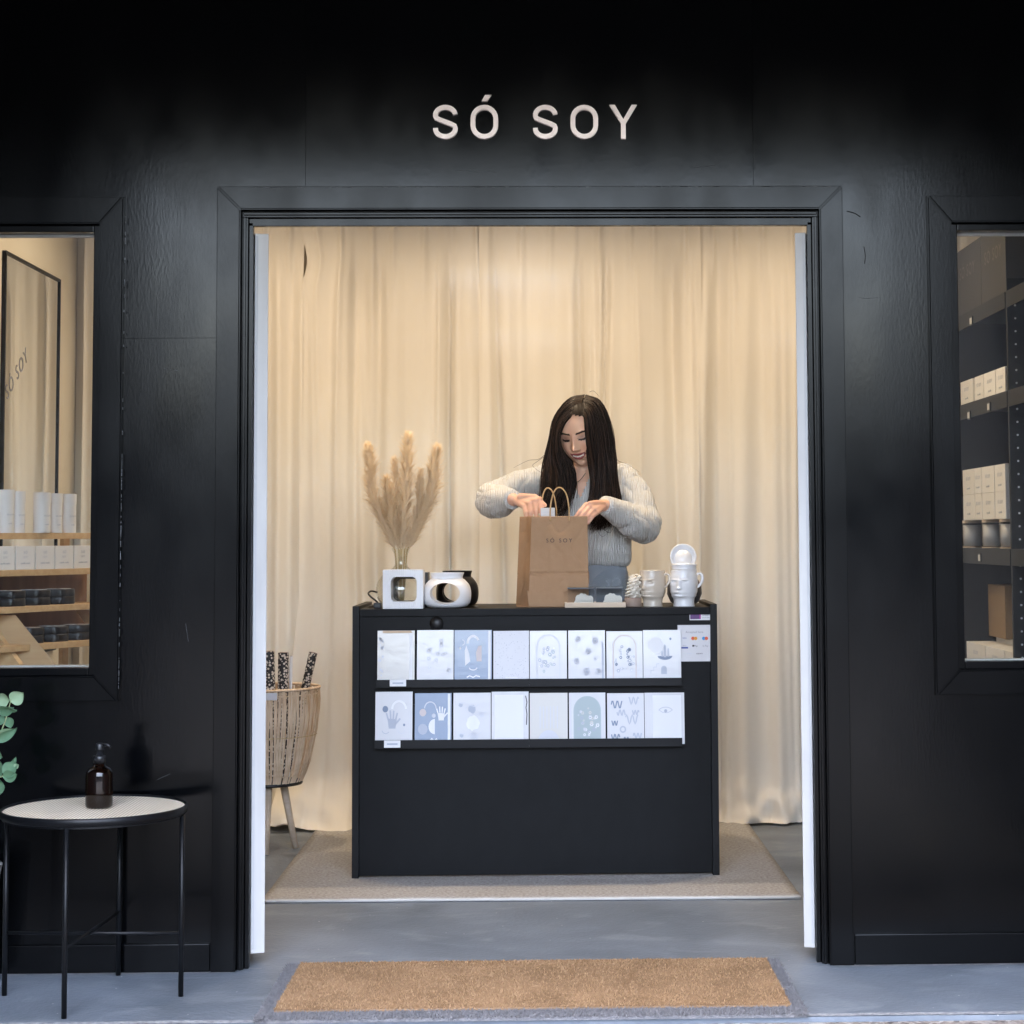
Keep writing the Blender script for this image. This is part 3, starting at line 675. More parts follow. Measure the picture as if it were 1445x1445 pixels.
        for i,(x,z,s_) in enumerate(((.0,.032,.024),(.034,.014,.016),(-.04,.045,.013),(.008,-.055,.024),(-.036,-.05,.012))): A.poly('ink_mid' if i%2==0 else 'ink_pale', blob(x,z,s_*.55,i+3)); A.line('ink_pale', [(x-s_,z),(x-s_*.4,z+s_*.5),(x+s_*.5,z+s_*.3),(x+s_,z+s_*.6)], .003)
        A.poly('ink_white', blob(.004,-.012,.024,9))
    elif k == 11:
        A.line('ink_black', [(w*.42,h*.42),(w*.455,h*.3),(w*.43,h*.2),(w*.455,h*.08),(w*.44,-.02)], .003); A.poly('ink_white', [(-w*.42,-h*.46),(w*.36,-h*.46),(w*.36,h*.44),(-w*.42,h*.44)])
    elif k == 12:
        body = 'card_cream'
        for i in range(6): A.line('ink_pale', [(-.03+.012*i,-.03),(-.03+.012*i,.04)], .003)
        A.poly('ink_pale', arcp(0,-h*.49,.040,.046,0,180,14)); A.poly('ink_white', arcp(0,-h*.49,.030,.018,0,180,12))
    elif k == 13:
        A.poly('ink_sage', [(-.048,-h*.49),(.048,-h*.49)]+arcp(0,.026,.048,.046,0,180,16))
        for i in range(30):
            a = q.uniform(0,6.28); r = q.uniform(.014,.038); flower(A, q.choice(('ink_white','ink_pale','card_cream','ink_mid')), 'ink_sage', r*math.cos(a), -.014+1.3*r*math.sin(a), q.uniform(.003,.007), 6)
    elif k == 14:
        def sq(x,z,s_,m,ph): A.line(m, [(x+i*.0022*s_, z+.010*s_*math.sin(i*1.05+ph)) for i in range(14)], .0042)
        sq(-.050,.046,1.3,'ink_slate',0); sq(.012,.058,1.2,'ink_mid',1.5); sq(-.030,.020,1,'ink_mid',3); sq(.024,.020,.8,'ink_mid',2); sq(-.05,-.014,.8,'ink_slate',1); sq(.0,-.002,1.5,'ink_mid',.5); sq(-.05,-.058,1,'ink_slate',2.2); sq(.026,-.055,1,'ink_mid',0); sq(-.012,-.066,.8,'ink_slate',3)
        A.line('ink_mid', disc(-.010,-.034,.009,14), .005, True)
    elif k == 15:
        A.poly('ink_white', [(-w*.30,-h*.47),(w*.42,-h*.47),(w*.42,h*.45),(-w*.30,h*.45)]); A.line('ink_pale', arcp(.004,.020,.026,.016,20,160,10), .003); A.line('ink_pale', arcp(.004,.034,.024,.016,200,340,10), .0025); A.poly('ink_mid', disc(.004,.024,.0055,12))
    return A, body
CARDLAB = ['plain cream card with a kraft insert, first in the upper row','white card with tiny pale flowers, second in the upper row','slate blue card with white abstract shapes, in the upper row','white speckled card, fourth in the upper row','white card with an arch of pale bubbly flowers, in the upper row','white card with grey sunburst flowers, in the upper row','white card with a blue and grey floral arch, in the upper row','white card with a blue potted cactus and steps, end of the upper row',
 'white card with a grey open hand and blue dot, start of the lower row','slate blue card with a hand and half moon, in the lower row','white card with grey cloud scribbles, third in the lower row','blank white card in a crinkled sleeve, in the lower row','pale cream card with a lilac hill at its foot, in the lower row','sage green floral arch card in the lower row','white card with dark blue squiggles, in the lower row','white card with a small eye motif, end of the lower row']
ROWS = (((532,585),(588,640),(641,694),(696,746.5),(747.5,800),(802,854),(856,907),(908,961)), ((529,582),(585,637),(639.5,692.5),(693.5,746),(747.5,801),(803,854.5),(857,909),(910,966)))
for row in range(2):
    for i, (a, b) in enumerate(ROWS[row]):
        k = row*8+i; ytop = 890+random.uniform(-1,2) if row == 0 else 977+random.uniform(-1,2)
        ybot = 962 if row == 0 else 1047
        yf = CY-.026+.002*(i%2); p, q = PY(a,ybot,yf), PY(b,ytop,yf)
        w = q.x-p.x-.001; zb = LEDGES[row*2][1]+.0066; h = q.z-zb
        A, body = design(k, w, .165)
        bm = bmesh.new(); bmbox(bm, (-w/2,0,-h/2), (w/2,.006+.006*random.random(),h/2)); me = bmfin(bm)
        o = link('greeting_card', me, body); o.location = ((p.x+q.x)/2, yf, zb+h/2+.0002); o.rotation_euler = (R(-5.0), 0, R(random.uniform(-.5,.5)))
        o.location.y += h/2*math.sin(R(5))
        tag(o, CARDLAB[k], 'card', 'greeting cards on the counter front')
        sc_ = h/.165
        for j, (m, bm) in enumerate(A.d.items()):
            for v in bm.verts: v.co = Vector((v.co.x*min(1,sc_), -.0006-.00012*j, v.co.z*sc_))
            me = bpy.data.meshes.new('p'); bm.to_mesh(me); bm.free(); pr = link('print', me, m); pr.parent = o; pr['kind'] = 'stuff'

# ---- payment sign
ps = thing('payment_sign', PY(982,932,CY+.004), 'white payment sign with small card logos at the counter corner', 'sign')
stick('acrylic_plate', (956,882), (1005.5,933), CY+.0075, 'card_white', ps, .0045)
def sg(px, py): return PY(px, py, CY+.0024)
def put(nm, txt, px, py, size, m, sp=1.0): return text(nm, txt, size, Matrix.Translation(sg(px,py))@FRONT, m, ps, sp)
put('print', 'Accepted here', 980, 892, .0105, 'ink_grey')
put('print', 'VISA', 966, 900.6, .0075, 'ink_blue'); put('print', 'eftpos', 966, 911, .0055, 'ink_grey')
def dsc(px, py, r, m, dy=0):
    c = sg(px,py); bm = bmesh.new(); poly_prism(bm, [(x+c.x,z+c.z) for x,z in disc(0,0,r,14)], c.y-.0004-dy, c.y+.001); link('print', bmfin(bm), m, ps)
dsc(977.8,900.8,.0062,'ink_red'); dsc(981.6,900.8,.0062,'ink_orange',.0002); dsc(993,900.8,.0062,'ink_sky'); dsc(996.8,900.8,.0062,'ink_red',.0002)
stick('print', (961.5,913), (971,915.2), CY+.0028, 'ink_blue', ps, .0005)
put('print', '■Pay', 980.5, 911.5, .0085, 'ink_black'); put('print', 'G Pay', 995.5, 911.5, .0085, 'ink_grey'); put('print', 'square', 987, 922, .0085, 'ink_black')
stick('print', (969,921.5), (976.5,922.6), CY+.0028, 'ink_pale', ps, .0005)

# ================================================================== THINGS ON THE COUNTER
TZ = CT+.0004
def rsq(cx, cz, hw, hh, r, n=6):
    out = []
    for (sx,sz,a0) in ((1,1,0),(-1,1,90),(-1,-1,180),(1,-1,270)): out += arcp(cx+sx*(hw-r), cz+sz*(hh-r), r, r, a0, a0+90, n)
    return out
def square_burner(x0, x1, h, y0, depth, m, label, ribs=True):
    w = x1-x0; cx = (x0+x1)/2
    if ribs:
        n = 22; P = []
        for i in range(n):                                     # fluted front: ridge and groove
            for u in range(4):
                xx = x0+w*(i+u/4)/n; P.append((xx, y0+.0010*(1-abs(math.sin(math.pi*u/4)))))
        P.append((x1,y0+.0010))
        pts = P+[(x1,y0+depth),(x0,y0+depth)]
    else: pts = [(x0,y0),(x1,y0),(x1,y0+depth),(x0,y0+depth)]
    bm = bmesh.new(); a = [bm.verts.new((x,y,TZ)) for x,y in pts]; b = [bm.verts.new((x,y,TZ+h)) for x,y in pts]
    bm.faces.new(a[::-1]); bm.faces.new(b); n_ = len(a)
    for k in range(n_): bm.faces.new((a[k],a[(k+1)%n_],b[(k+1)%n_],b[k]))
    c = bmesh.new(); poly_prism(c, rsq(cx+.003, TZ+h*.50, w*.32, h*.32, .018), y0-.05, y0+depth+.05)
    c2 = bmesh.new(); bmlathe(c2, [(0,0),(w*.36,0),(w*.36,.05),(0,.05)], (cx,y0+depth/2,TZ+h-.012), 28)
    o = link('oil_burner', boolean(bmfin(bm), [bmfin(c), bmfin(c2)]), m)
    o.data.materials.clear(); o.data.materials.append(MATS[m])
    return tag(autosmooth(o, 30), label, 'oil burner')
a, b = PY(540,859,1.385), PY(597,804,1.385)
square_burner(a.x, b.x, b.z-TZ, 1.385, .11, 'white_ceramic', 'white ribbed square oil burner in front of the glass vase')
a2, b2 = PY(568,859,1.52), PY(604,808,1.52)
square_burner(b2.x-.142, b2.x, b2.z-TZ, 1.52, .10, 'black_ceramic', 'black square oil burner half hidden behind the white ribbed one', False)
def round_burner(c, r, h, m, label):
    prof = [(r*.55,0),(r*.80,.004),(r*.96,h*.16),(r*1.0,h*.40),(r*.94,h*.62),(r*.76,h*.78),(r*.66,h*.83),(r*.655,h*.90),(r*.70,h*.985),(r*.70,h),(r*.62,h),(r*.58,h*.87),(r*.66,h*.79),(r*.84,h*.60),(r*.90,h*.40),(r*.86,h*.17),(r*.70,.014),(0,.014)]
    pr = [(prof[0][0]*0,0)]+prof
    P2 = catmull([(x,0,z) for x,z in prof[:10]], 34); P3 = [(v.x,v.z) for v in P2]
    bm = bmesh.new(); bmlathe(bm, [(0,0)]+P3+prof[10:], c, 56)
    cu = bmesh.new(); poly_prism(cu, [(c[0]+x,c[2]+z) for x,z in disc(-.004*(r/.08),h*.42,r*.62,40,h*.30)], c[1]-r*2, c[1]+r*2)
    o = link('oil_burner', boolean(bmfin(bm), [bmfin(cu)]), m); o.data.materials.clear(); o.data.materials.append(MATS[m])
    return tag(autosmooth(o, 35), label, 'oil burner')
c = PY(631,857,1.47); q = PY(665,830,1.47); t = PY(631,808,1.47)
round_burner((c.x,1.47,TZ), q.x-c.x, t.z-TZ, 'white_ceramic', 'white rounded oil burner with an oval opening')
c = PY(645,857,1.60); q = PY(675,830,1.60); t = PY(650,805.5,1.60)
round_burner((c.x,1.62,TZ), (q.x-c.x), t.z-TZ, 'black_ceramic', 'black rounded oil burner behind the white rounded one')
# cable curling out at the counter's left end
P = [PZ(503,857,TZ+.006)]; P[0].y = 1.44
P = [(-.585,1.50,TZ+.004),(-.565,1.46,TZ+.006),(-.548,1.45,TZ+.010),(-.552,1.46,TZ+.022),(-.575,1.47,TZ+.040),(-.585,1.48,TZ+.052),(-.575,1.49,TZ+.060),(-.555,1.50,TZ+.055)]
cb = thing('cable', (-.56,1.47,TZ), 'black cable loop with a plug at the left end of the counter', 'cable')
tube('cord', catmull([Vector(p)+Vector((-.010,.0,0)) for p in P], 30), .0034, 'black_plastic', cb, 8)
box('plug', (-.572,1.425,TZ), (-.545,1.46,TZ+.020), 'black_plastic', cb, bev=.004)

# vase with dried grass
VX, VY = PY(565,800,1.56).x, 1.585
vp = [(0,.002),(.045,.002),(.070,.010),(.087,.036),(.091,.062),(.084,.092),(.062,.120),(.036,.136),(.0255,.148),(.0225,.165),(.0235,.185),(.029,.200),(.034,.210)]
out = [(v.x,v.z) for v in catmull([(x,0,z) for x,z in vp], 40)]
inn = [(max(0,x-.003), z+.003 if x < .05 and z < .02 else z) for x,z in out][::-1]
vase = lathe('vase', out+[(out[-1][0]-.0015,out[-1][1]+.0015)]+inn, 'clear_glass', None, (VX,VY,TZ), 44)
tag(vase, 'round clear glass vase with a flared neck holding dried grass', 'vase')
def plume(tip, base_off, width, n, label, seed):
    rg = np.random.default_rng(seed); foot = Vector((VX+base_off*.1,VY,TZ+.02)); neck = Vector((VX+base_off*.25,VY,TZ+.205))
    tip = Vector(tip); mid = neck.lerp(tip,.45)+Vector((base_off*.35,0,.01))
    ax = catmull([neck, mid, neck.lerp(tip,.8)+Vector((base_off*.12,0,.0)), tip], 40)
    g_ = thing('pampas_grass', foot, label, 'dried grass', 'pampas stems in the vase')
    tube('stem', [foot, neck]+ax[2:34:4], [.0026]*2+[.0022-.0002*k for k in range(len(ax[2:34:4]))], 'stem_straw', g_, 6)
    V = []; Fc = []
    for i in range(n):
        t = rg.beta(1.05,1.25)*.985; k = t*39; j = int(k); p = ax[j].lerp(ax[min(j+1,39)], k-j)
        tan = (ax[min(j+1,39)]-ax[max(j-1,0)]).normalized(); a = rg.uniform(0,6.283)
        s1 = tan.orthogonal().normalized(); s2 = tan.cross(s1); rad = (s1*math.cos(a)+s2*math.sin(a))
        prof = (min(1,.45+t*2.2) if t < .3 else 1.0)*(1-t)**.62*1.18
        L = width*prof*rg.uniform(.45,1.35)+.006
        p1 = p+tan*L*.66+rad*L*.36; p2 = p1+tan*L*.50+rad*L*rg.uniform(.25,.75)+Vector((0,0,-L*.10*rg.uniform(0,2)))
        p1 += Vector(rg.normal(0,.0025,3)); p2 += Vector(rg.normal(0,.004,3))
        sd2 = tan.cross(rad).normalized()*rg.uniform(.0006,.0013)
        b0 = len(V); V += [p-sd2,p+sd2,p1+sd2*1.3,p1-sd2*1.3,p2]; Fc += [(b0,b0+1,b0+2,b0+3),(b0+3,b0+2,b0+4)]
    o = link('plume', fm(V,Fc), 'pampas', g_); o['kind'] = 'stuff'
    return g_
plume(PY(519,626,1.57), -.085, .058, 2000, 'feathery pampas plume leaning left in the glass vase', 1)
plume(PY(576,610,1.60), .010, .058, 2000, 'tallest pampas plume, upright in the middle of the vase', 2)
plume(PY(617,627,1.57), .090, .058, 2000, 'feathery pampas plume leaning right in the glass vase', 3)
plume(PY(545,672,1.52), -.030, .046, 1000, 'short pampas plume in front, between the left and middle plumes', 4)

plume(PY(594,662,1.60), .055, .044, 800, 'pampas plume between the middle and right plumes, set further back', 8)
plume(PY(556,645,1.62), -.010, .044, 800, 'pampas plume behind the short one, left of the tallest', 9)
# paper bag
by0, by1 = 1.455, 1.585
bag = thing('paper_bag', (.06,1.52,TZ), 'brown kraft paper carry bag with twine handles on the counter', 'bag')
BL, BR = PY(727.5,855,by0).x, PY(831,855,by0).x; TL, TR = PY(733,729,by0+.02).x, PY(829,729,by0+.02).x; BZ = PY(780,728.5,by0+.02).z
NXB, NZB = 40, 90; XF0, XF1 = PY(746,855,by0).x, PY(750,729,by0+.02).x
def bagpt(u, v, side):
    """u across 0..1, v up 0..1; side 0 front,1 right,2 back,3 left"""
    x0 = BL+(TL-BL)*v; x1 = BR+(TR-BR)*v; xf = XF0+(XF1-XF0)*v; yf = by0+.026*v**1.2; yk = by1-.022*v; ns = .0035
    if side == 0: p = Vector((xf+(x1-xf)*u, yf, TZ+(BZ-TZ)*v))
    elif side == 1: p = Vector((x1-.020*math.sin(math.pi*u)*v, yf+(yk-yf)*u, TZ+(BZ-TZ)*v))
    elif side == 2: p = Vector((x1+(x0-x1)*u, yk, TZ+(BZ-TZ)*v))
    else: p = Vector((x0+(xf-x0)*u+.008*math.sin(math.pi*u)*v, yk+(yf-yk)*u, TZ+(BZ-TZ)*v))
    ed = min(u,1-u)*6; ed = min(1,ed); lowd = min(1,v*8)
    nv = noise.noise((p.x*16,p.y*16,p.z*11))*.0075+(1-abs(noise.noise((p.x*22+7,p.y*22+3,p.z*14))))**6*.004
    cr = 0
    if abs(v-.372) < .05: cr = -.0050*math.exp(-((v-.372)/.012)**2)+.003*math.exp(-((v-.395)/.012)**2)
    if side in (0,2): p.y += (nv*ed*lowd+cr*(-1))*(1 if side == 0 else -1)
    else: p.x += nv*ed*lowd
    return p
bm = bmesh.new()
for sd_ in range(4):
    nx_ = NXB if sd_ in (0,2) else 12; gr = [[bm.verts.new(bagpt(i/nx_, j/NZB, sd_)) for i in range(nx_+1)] for j in range(NZB+1)]
    for j in range(NZB):
        for i in range(nx_): bm.faces.new((gr[j][i],gr[j][i+1],gr[j+1][i+1],gr[j+1][i]))
bmesh.ops.remove_doubles(bm, verts=bm.verts, dist=.0004)
o = link('body', bmfin(bm), 'kraft', bag); autosmooth(o, 50); md = o.modifiers.new('s','SOLIDIFY'); md.thickness = .0012
bm = bmesh.new(); bmbox(bm, (BL+.004,by0+.006,TZ+.0005), (BR-.004,by1-.006,TZ+.003)); link('base', bmfin(bm), 'kraft_fold', bag)
# left gusset flap fold at the foot
fp = [PY(744,832,by0-.003), PY(758,856,by0-.003), PY(746,856,by0-.003)]; fp = [Vector((v.x,by0-.0035,max(v.z,TZ+.001))) for v in fp]
bm = bmesh.new(); A_ = [bm.verts.new(v) for v in fp]; B_ = [bm.verts.new(v+Vector((0,.0025,0))) for v in fp]
bm.faces.new(A_); bm.faces.new(B_[::-1])
for k in range(3): bm.faces.new((A_[k],B_[k],B_[(k+1)%3],A_[(k+1)%3]))
link('fold', bmfin(bm), 'kraft', bag)
def handle(px0, pxm, px1, pyt, y, nm):
    pts = [PY(px0,735,y),PY(px0,718,y),PY(px0+3,700,y),PY((px0+pxm)/2+1,pyt+3,y),PY(pxm,pyt,y),PY((px1+pxm)/2-1,pyt+3,y),PY(px1-3,700,y),PY(px1,718,y),PY(px1,735,y)]
    tube('handle', catmull(pts, 40), .0026, 'twine', bag, 8)
handle(763,773,785,688.5,by1-.03,'back'); handle(776.5,789,803,688,by0+.022,'front')
text('print', 'SÓ SOY', .020, Matrix.Translation(PY(789,763,by0+.0135)+Vector((0,-.004,0)))@FRONT, 'ink_black', bag, 1.5)
wbx = thing('candle_box', PY(775,730,1.52), 'small white box being lowered into the paper bag', 'box')
a, b = PY(763,745,1.50), PY(783,716.5,1.50)
box('carton', (a.x,1.50,a.z), (b.x,1.55,b.z), 'white_box', wbx, bev=.0015)
box('lid_line', (a.x-.0004,1.4996,b.z-.016), (b.x+.0004,1.5504,b.z-.0152), 'ink_pale', wbx)

# tray with two clear boxes
a, b = PY(797,858,1.375), PY(883,849.5,1.375)
tray = thing('tray', ((a.x+b.x)/2,1.42,TZ), 'pale timber tray holding two clear lidded boxes', 'tray')
box('base', (a.x,1.378,TZ), (b.x,1.49,TZ+.008), 'pale_wood', tray, bev=.001)
for (p,q_) in (((a.x,1.376),(b.x,1.384)),((a.x,1.484),(b.x,1.492))): box('rim', (p[0],p[1],TZ+.0005), (q_[0],q_[1],TZ+.018), 'pale_wood', tray, bev=.001)
for x in (a.x,b.x-.008): box('rim', (x,1.3845,TZ+.0005), (x+.008,1.4835,TZ+.018), 'pale_wood', tray, bev=.001)
for k, (p0, p1, lab) in enumerate(((801,839,'left'),(842,880,'right'))):
    u0, u1 = PY(p0,835,1.39).x, PY(p1,835,1.39).x; zt = PY(820,829.5,1.39).z
    cbx = thing('gift_box', ((u0+u1)/2,1.43,TZ+.0085), 'clear lidded dark box with a folded white soap, on the %s of the tray' % lab, 'box', 'clear boxes in the tray')
    box('backing', (u0,1.468,TZ+.009), (u1,1.474,zt), mat('slate_card%d'%k, (.05,.06,.075), .4), cbx)
    box('floor', (u0,1.388,TZ+.0085), (u1,1.4675,TZ+.013), 'taupe', cbx)
    box('lid', (u0,1.388,zt-.004), (u1,1.4675,zt), MATS['slate_card%d'%k], cbx)
    box('window', (u0+.001,1.3865,TZ+.013), (u1-.001,1.3875,zt-.004), 'acrylic', cbx)
    bm = bmesh.new(); w_ = u1-u0
    for j in range(5):
        cx_ = u0+w_*(.36+.11*j); h_ = .030+.005*math.sin(j*1.3)
        poly_prism(bm, [(cx_-w_*.14,TZ+.0135),(cx_+w_*.16,TZ+.0135)]+arcp(cx_+w_*.05,TZ+.0135+h_*.55,w_*.12,h_*.5,-10,190,8), 1.405+.009*j, 1.412+.009*j)
    link('soap', bmfin(bm), 'wax', cbx)
# curly wax candle in a taupe band
cx_ = PY(893,850,1.46).x
cn = thing('candle', (cx_,1.46,TZ), 'curly cream wax candle in a taupe base beside the beige face pot', 'candle')
lathe('base', [(0,0),(.030,0),(.031,.003),(.031,.030),(.029,.032),(0,.032)], 'taupe', cn, (cx_,1.46,TZ), 28)
rr = random.Random(4)
for k in range(46):
    z = TZ+.034+.0017*k; an = k*2.4; r_ = .0225*(1-.25*(k/46)**2); q0 = Vector((cx_+.012*(k/46)+r_*math.cos(an)*.9,1.46+r_*math.sin(an)*.9,z))
    pts = [q0+Vector((.009*math.cos(an+1.6+u),.009*math.sin(an+1.6+u),.0022*u)) for u in np.linspace(-2,2,8)]
    tube('curl', pts, [.0015,.003,.0034,.0036,.0036,.0034,.003,.0015], 'wax', cn, 6)
lathe('core', [(0,0),(.017,0),(.015,.07),(0,.076)], 'wax', cn, (cx_+.004,1.46,TZ+.032), 16)

# face pots
def face_pot(c, r, h, face, m, label, handle_side=1):
    pot = thing('face_pot', c, label, 'pot', 'face shaped pots')
    N, Mz = 96, 80; V = []
    def rad(t):      # neck, chin, cheek, brow, open rim
        K = [(0,.78),(.04,.76),(.14,.74),(.20,.76),(.30,.90),(.42,.99),(.60,1.02),(.80,1.0),(.94,.95),(1.0,.94)]
        for (a,b),(c_,d) in zip(K,K[1:]):
            if t <= c_: u = (t-a)/(c_-a); u = u*u*(3-2*u); return b+(d-b)*u
        return K[-1][1]
    g = lambda x, s: math.exp(-(x/s)**2)
    for j in range(Mz+1):
        t = j/Mz
        for i in range(N):
            a = 2*math.pi*i/N; da = math.atan2(math.sin(a-face), math.cos(a-face)); R0 = r*rad(t)
            fr = max(0, math.cos(da))
            d = 0
            if t > .2:
                R0 *= 1+.10*fr**3*(1 if t < .75 else .6)
                d += r*.30*g(da,.13)*(g(t-.50,.05)+.55*g(t-.60,.09)+.25*g(t-.72,.08))          # nose
                d -= r*.13*(g(da-.42,.18)+g(da+.42,.18))*g(t-.655,.05)                        # eye hollows
                d += r*.055*(g(da-.42,.14)+g(da+.42,.14))*g(t-.63,.025)                       # lids
                d += r*.06*(g(da-.4,.26)+g(da+.4,.26))*g(t-.735,.025)                         # brows
                d += r*.14*g(da,.27)*(g(t-.405,.016)+1.1*g(t-.365,.018))-r*.05*g(da,.28)*g(t-.385,.006)   # lips
                d += r*.14*g(da,.30)*g(t-.285,.035)                                           # chin
                d -= r*.06*g(da,.35)*g(t-.33,.014)
            V.append((c[0]+(R0+d)*math.cos(a), c[1]+(R0+d)*math.sin(a), c[2]+h*t))
    Fc = [(j*N+i, j*N+(i+1)%N, (j+1)*N+(i+1)%N, (j+1)*N+i) for j in range(Mz) for i in range(N)]
    b0 = len(V); Fc.append(tuple(range(N))[::-1])
    for rr_, zz in ((.86,1.0),(.83,.92),(.80,.70),(.60,.40)):
        for i in range(N): V.append((c[0]+r*rr_*math.cos(2*math.pi*i/N), c[1]+r*rr_*math.sin(2*math.pi*i/N), c[2]+h*zz))
    prev = Mz*N
    for k in range(4):
        cur = b0+k*N; Fc += [(prev+i, prev+(i+1)%N, cur+(i+1)%N, cur+i) for i in range(N)]; prev = cur
    Fc.append(tuple(prev+i for i in range(N)))
    link('head', fm(V,Fc), m, pot, True)
    for sg_ in ((1,-1) if handle_side == 2 else (1,)):
        ea = face+sg_*R(105); d = Vector((math.cos(ea),math.sin(ea),0)); up = Vector((0,0,1)); bk = Vector((-math.cos(face),-math.sin(face),0))
        c0 = Vector(c)+d*r*.88
        pts = [c0+up*h*.50+d*.0, c0+up*h*.56+d*r*.22, c0+up*h*.70+d*r*.42+bk*r*.1, c0+up*h*.84+d*r*.40+bk*r*.16, c0+up*h*.90+d*r*.18+bk*r*.1, c0+up*h*.84+d*r*.02]
        tube('ear', catmull(pts, 18), [r*.07+r*.05*math.sin(math.pi*k/17) for k in range(18)], m, pot, 10)
    return pot
cb_ = PY(922,853,1.47); q = PY(941,830,1.47); t_ = PY(922,804.5,1.47)
face_pot((cb_.x-.002,1.47,TZ), .0465, t_.z-TZ, R(-128), 'beige_ceramic', 'glossy beige pot shaped like a face, looking left')
cw_ = PY(966,853,1.46); t_ = PY(966,804,1.46)
face_pot((cw_.x-.002,1.46,TZ), .0495, t_.z-TZ, R(-112), 'white_ceramic', 'glossy white pot shaped like a face, with a ridged lid on top')
lz = t_.z
tp = thing('lidded_jar', (cw_.x,1.46,lz), 'white jar collar and tilted round lid sitting on the white face pot', 'jar')
lathe('collar', [(.0,.0005),(.044,.0005),(.0455,.004),(.043,.006),(.0455,.009),(.043,.012),(.0455,.015),(.0455,.021),(.040,.022),(0,.022)], 'white_ceramic', tp, (cw_.x-.001,1.46,lz), 40)
mt = Matrix.Translation((cw_.x-.003,1.470,lz+.045)) @ Matrix.Rotation(R(76),4,'X')
lathe('lid', [(0,.0),(.046,.0),(.0475,.003),(.0475,.009),(.043,.010),(.041,.006),(0,.006)], 'white_ceramic', tp, n=44, mtx=mt)
lathe('lid_liner', [(0,.0065),(.031,.0065),(.031,.0085),(0,.0085)], 'white_ceramic', tp, n=36, mtx=mt@Matrix.Translation((0,-.006,0)))
dc = PY(966,850,1.60)
lathe('grey_bowl', [(0,0),(.035,0),(.052,.012),(.064,.040),(.062,.070),(.050,.092),(.046,.092),(.056,.070),(.058,.042),(.046,.016),(0,.010)], 'grey_ceramic', None, (dc.x,1.60,TZ), 44)
tag(bpy.data.objects['grey_bowl'], 'dark grey rounded bowl behind the white face pot', 'bowl')
# clear acrylic sign behind the candle
ac = thing('acrylic_sign', PY(868,852,1.62), 'clear round topped acrylic sign with pale letters, behind the tray', 'sign')
c = PY(868,838,1.62); r_ = PY(906,838,1.62).x-c.x; bm = bmesh.new(); poly_prism(bm, [(c.x-r_,TZ),(c.x+r_,TZ)]+arcp(c.x,c.z-.01,r_,r_*1.05,0,180,28), 1.618, 1.622); link('sheet', bmfin(bm), 'acrylic', ac)
text('letters', 'SÓ', .044, Matrix.Translation((PY(865,823,1.616).x,1.6165,PY(865,823,1.616).z))@FRONT, 'frost', ac, 1.15)

# ================================================================== BASKET WITH PAPER ROLLS
KX, KY = -1.030, 2.06
bk = thing('basket', (KX,KY,0), 'tall slatted rattan basket on splayed timber legs inside the door', 'basket')
zb_, zt_ = .262, .617
def brad(t): return .128+.066*math.sin(min(1,t*1.05)*math.pi/2)**.8
NS = 92; base_me = []
for v in range(4):
    rr = random.Random(v+40); bm = bmesh.new(); w_ = .0118+.0018*rr.random(); K = 9
    rows = []
    for k in range(K+1):
        t = k/K; r_ = brad(t)+.002*rr.uniform(-1,1); z = zb_-.006*rr.random()+(zt_-zb_)*t; dx = .002*math.sin(t*5+v)
        rows.append([bm.verts.new((r_+o_,dx+s_*w_/2*(.72+.28*t),z)) for o_,s_ in ((0,-1),(.002,0),(0,1),(-.0015,0))])
    for a_, b_ in zip(rows, rows[1:]):
        for k in range(4): bm.faces.new((a_[k],a_[(k+1)%4],b_[(k+1)%4],b_[k]))
    bm.faces.new(rows[0][::-1]); bm.faces.new(rows[-1]); base_me.append(bmfin(bm))
for k in range(NS):
    o = bpy.data.objects.new('slat', base_me[k%4]); COL.objects.link(o)
    if not base_me[k%4].materials: base_me[k%4].materials.append(MATS['basket'])
    o.parent = bk; o.rotation_euler = (0,0,2*math.pi*k/NS+random.uniform(-.02,.02)); o.scale = (1+random.uniform(-.012,.012),1,1)
def ringpts(r, z, n=48): return [(KX+r*math.cos(2*math.pi*k/n), KY+r*math.sin(2*math.pi*k/n), z) for k in range(n+1)]
tube('rim', ringpts(.194,zt_+.002), .0055, 'basket', bk, 8); tube('rim', ringpts(.192,zt_-.020), .003, 'basket', bk, 6)
tube('tie_ring', ringpts(brad(.5)+.003,zb_+.5*(zt_-zb_)), .0016, 'stem_straw', bk, 5)
lathe('base', [(0,0),(.128,0),(.131,.004),(.131,.012),(0,.012)], 'black_plastic', bk, (KX,KY,zb_-.012), 36)
for (fx,fy,tx,ty) in ((-.929,2.09,-.975,2.075),(-1.02,1.935,-1.02,1.985),(-1.15,2.10,-1.10,2.08)):
    tube('leg', [(fx,fy,.001),(tx,ty,zb_-.012)], [.0115,.0155], 'pale_wood', bk, 14)
a = PY(372,978,1.865); b = PY(391,988,1.865)
box('price_tag', (a.x-.03,1.862,b.z), (b.x,1.8645,a.z), 'ink_pale', bk)
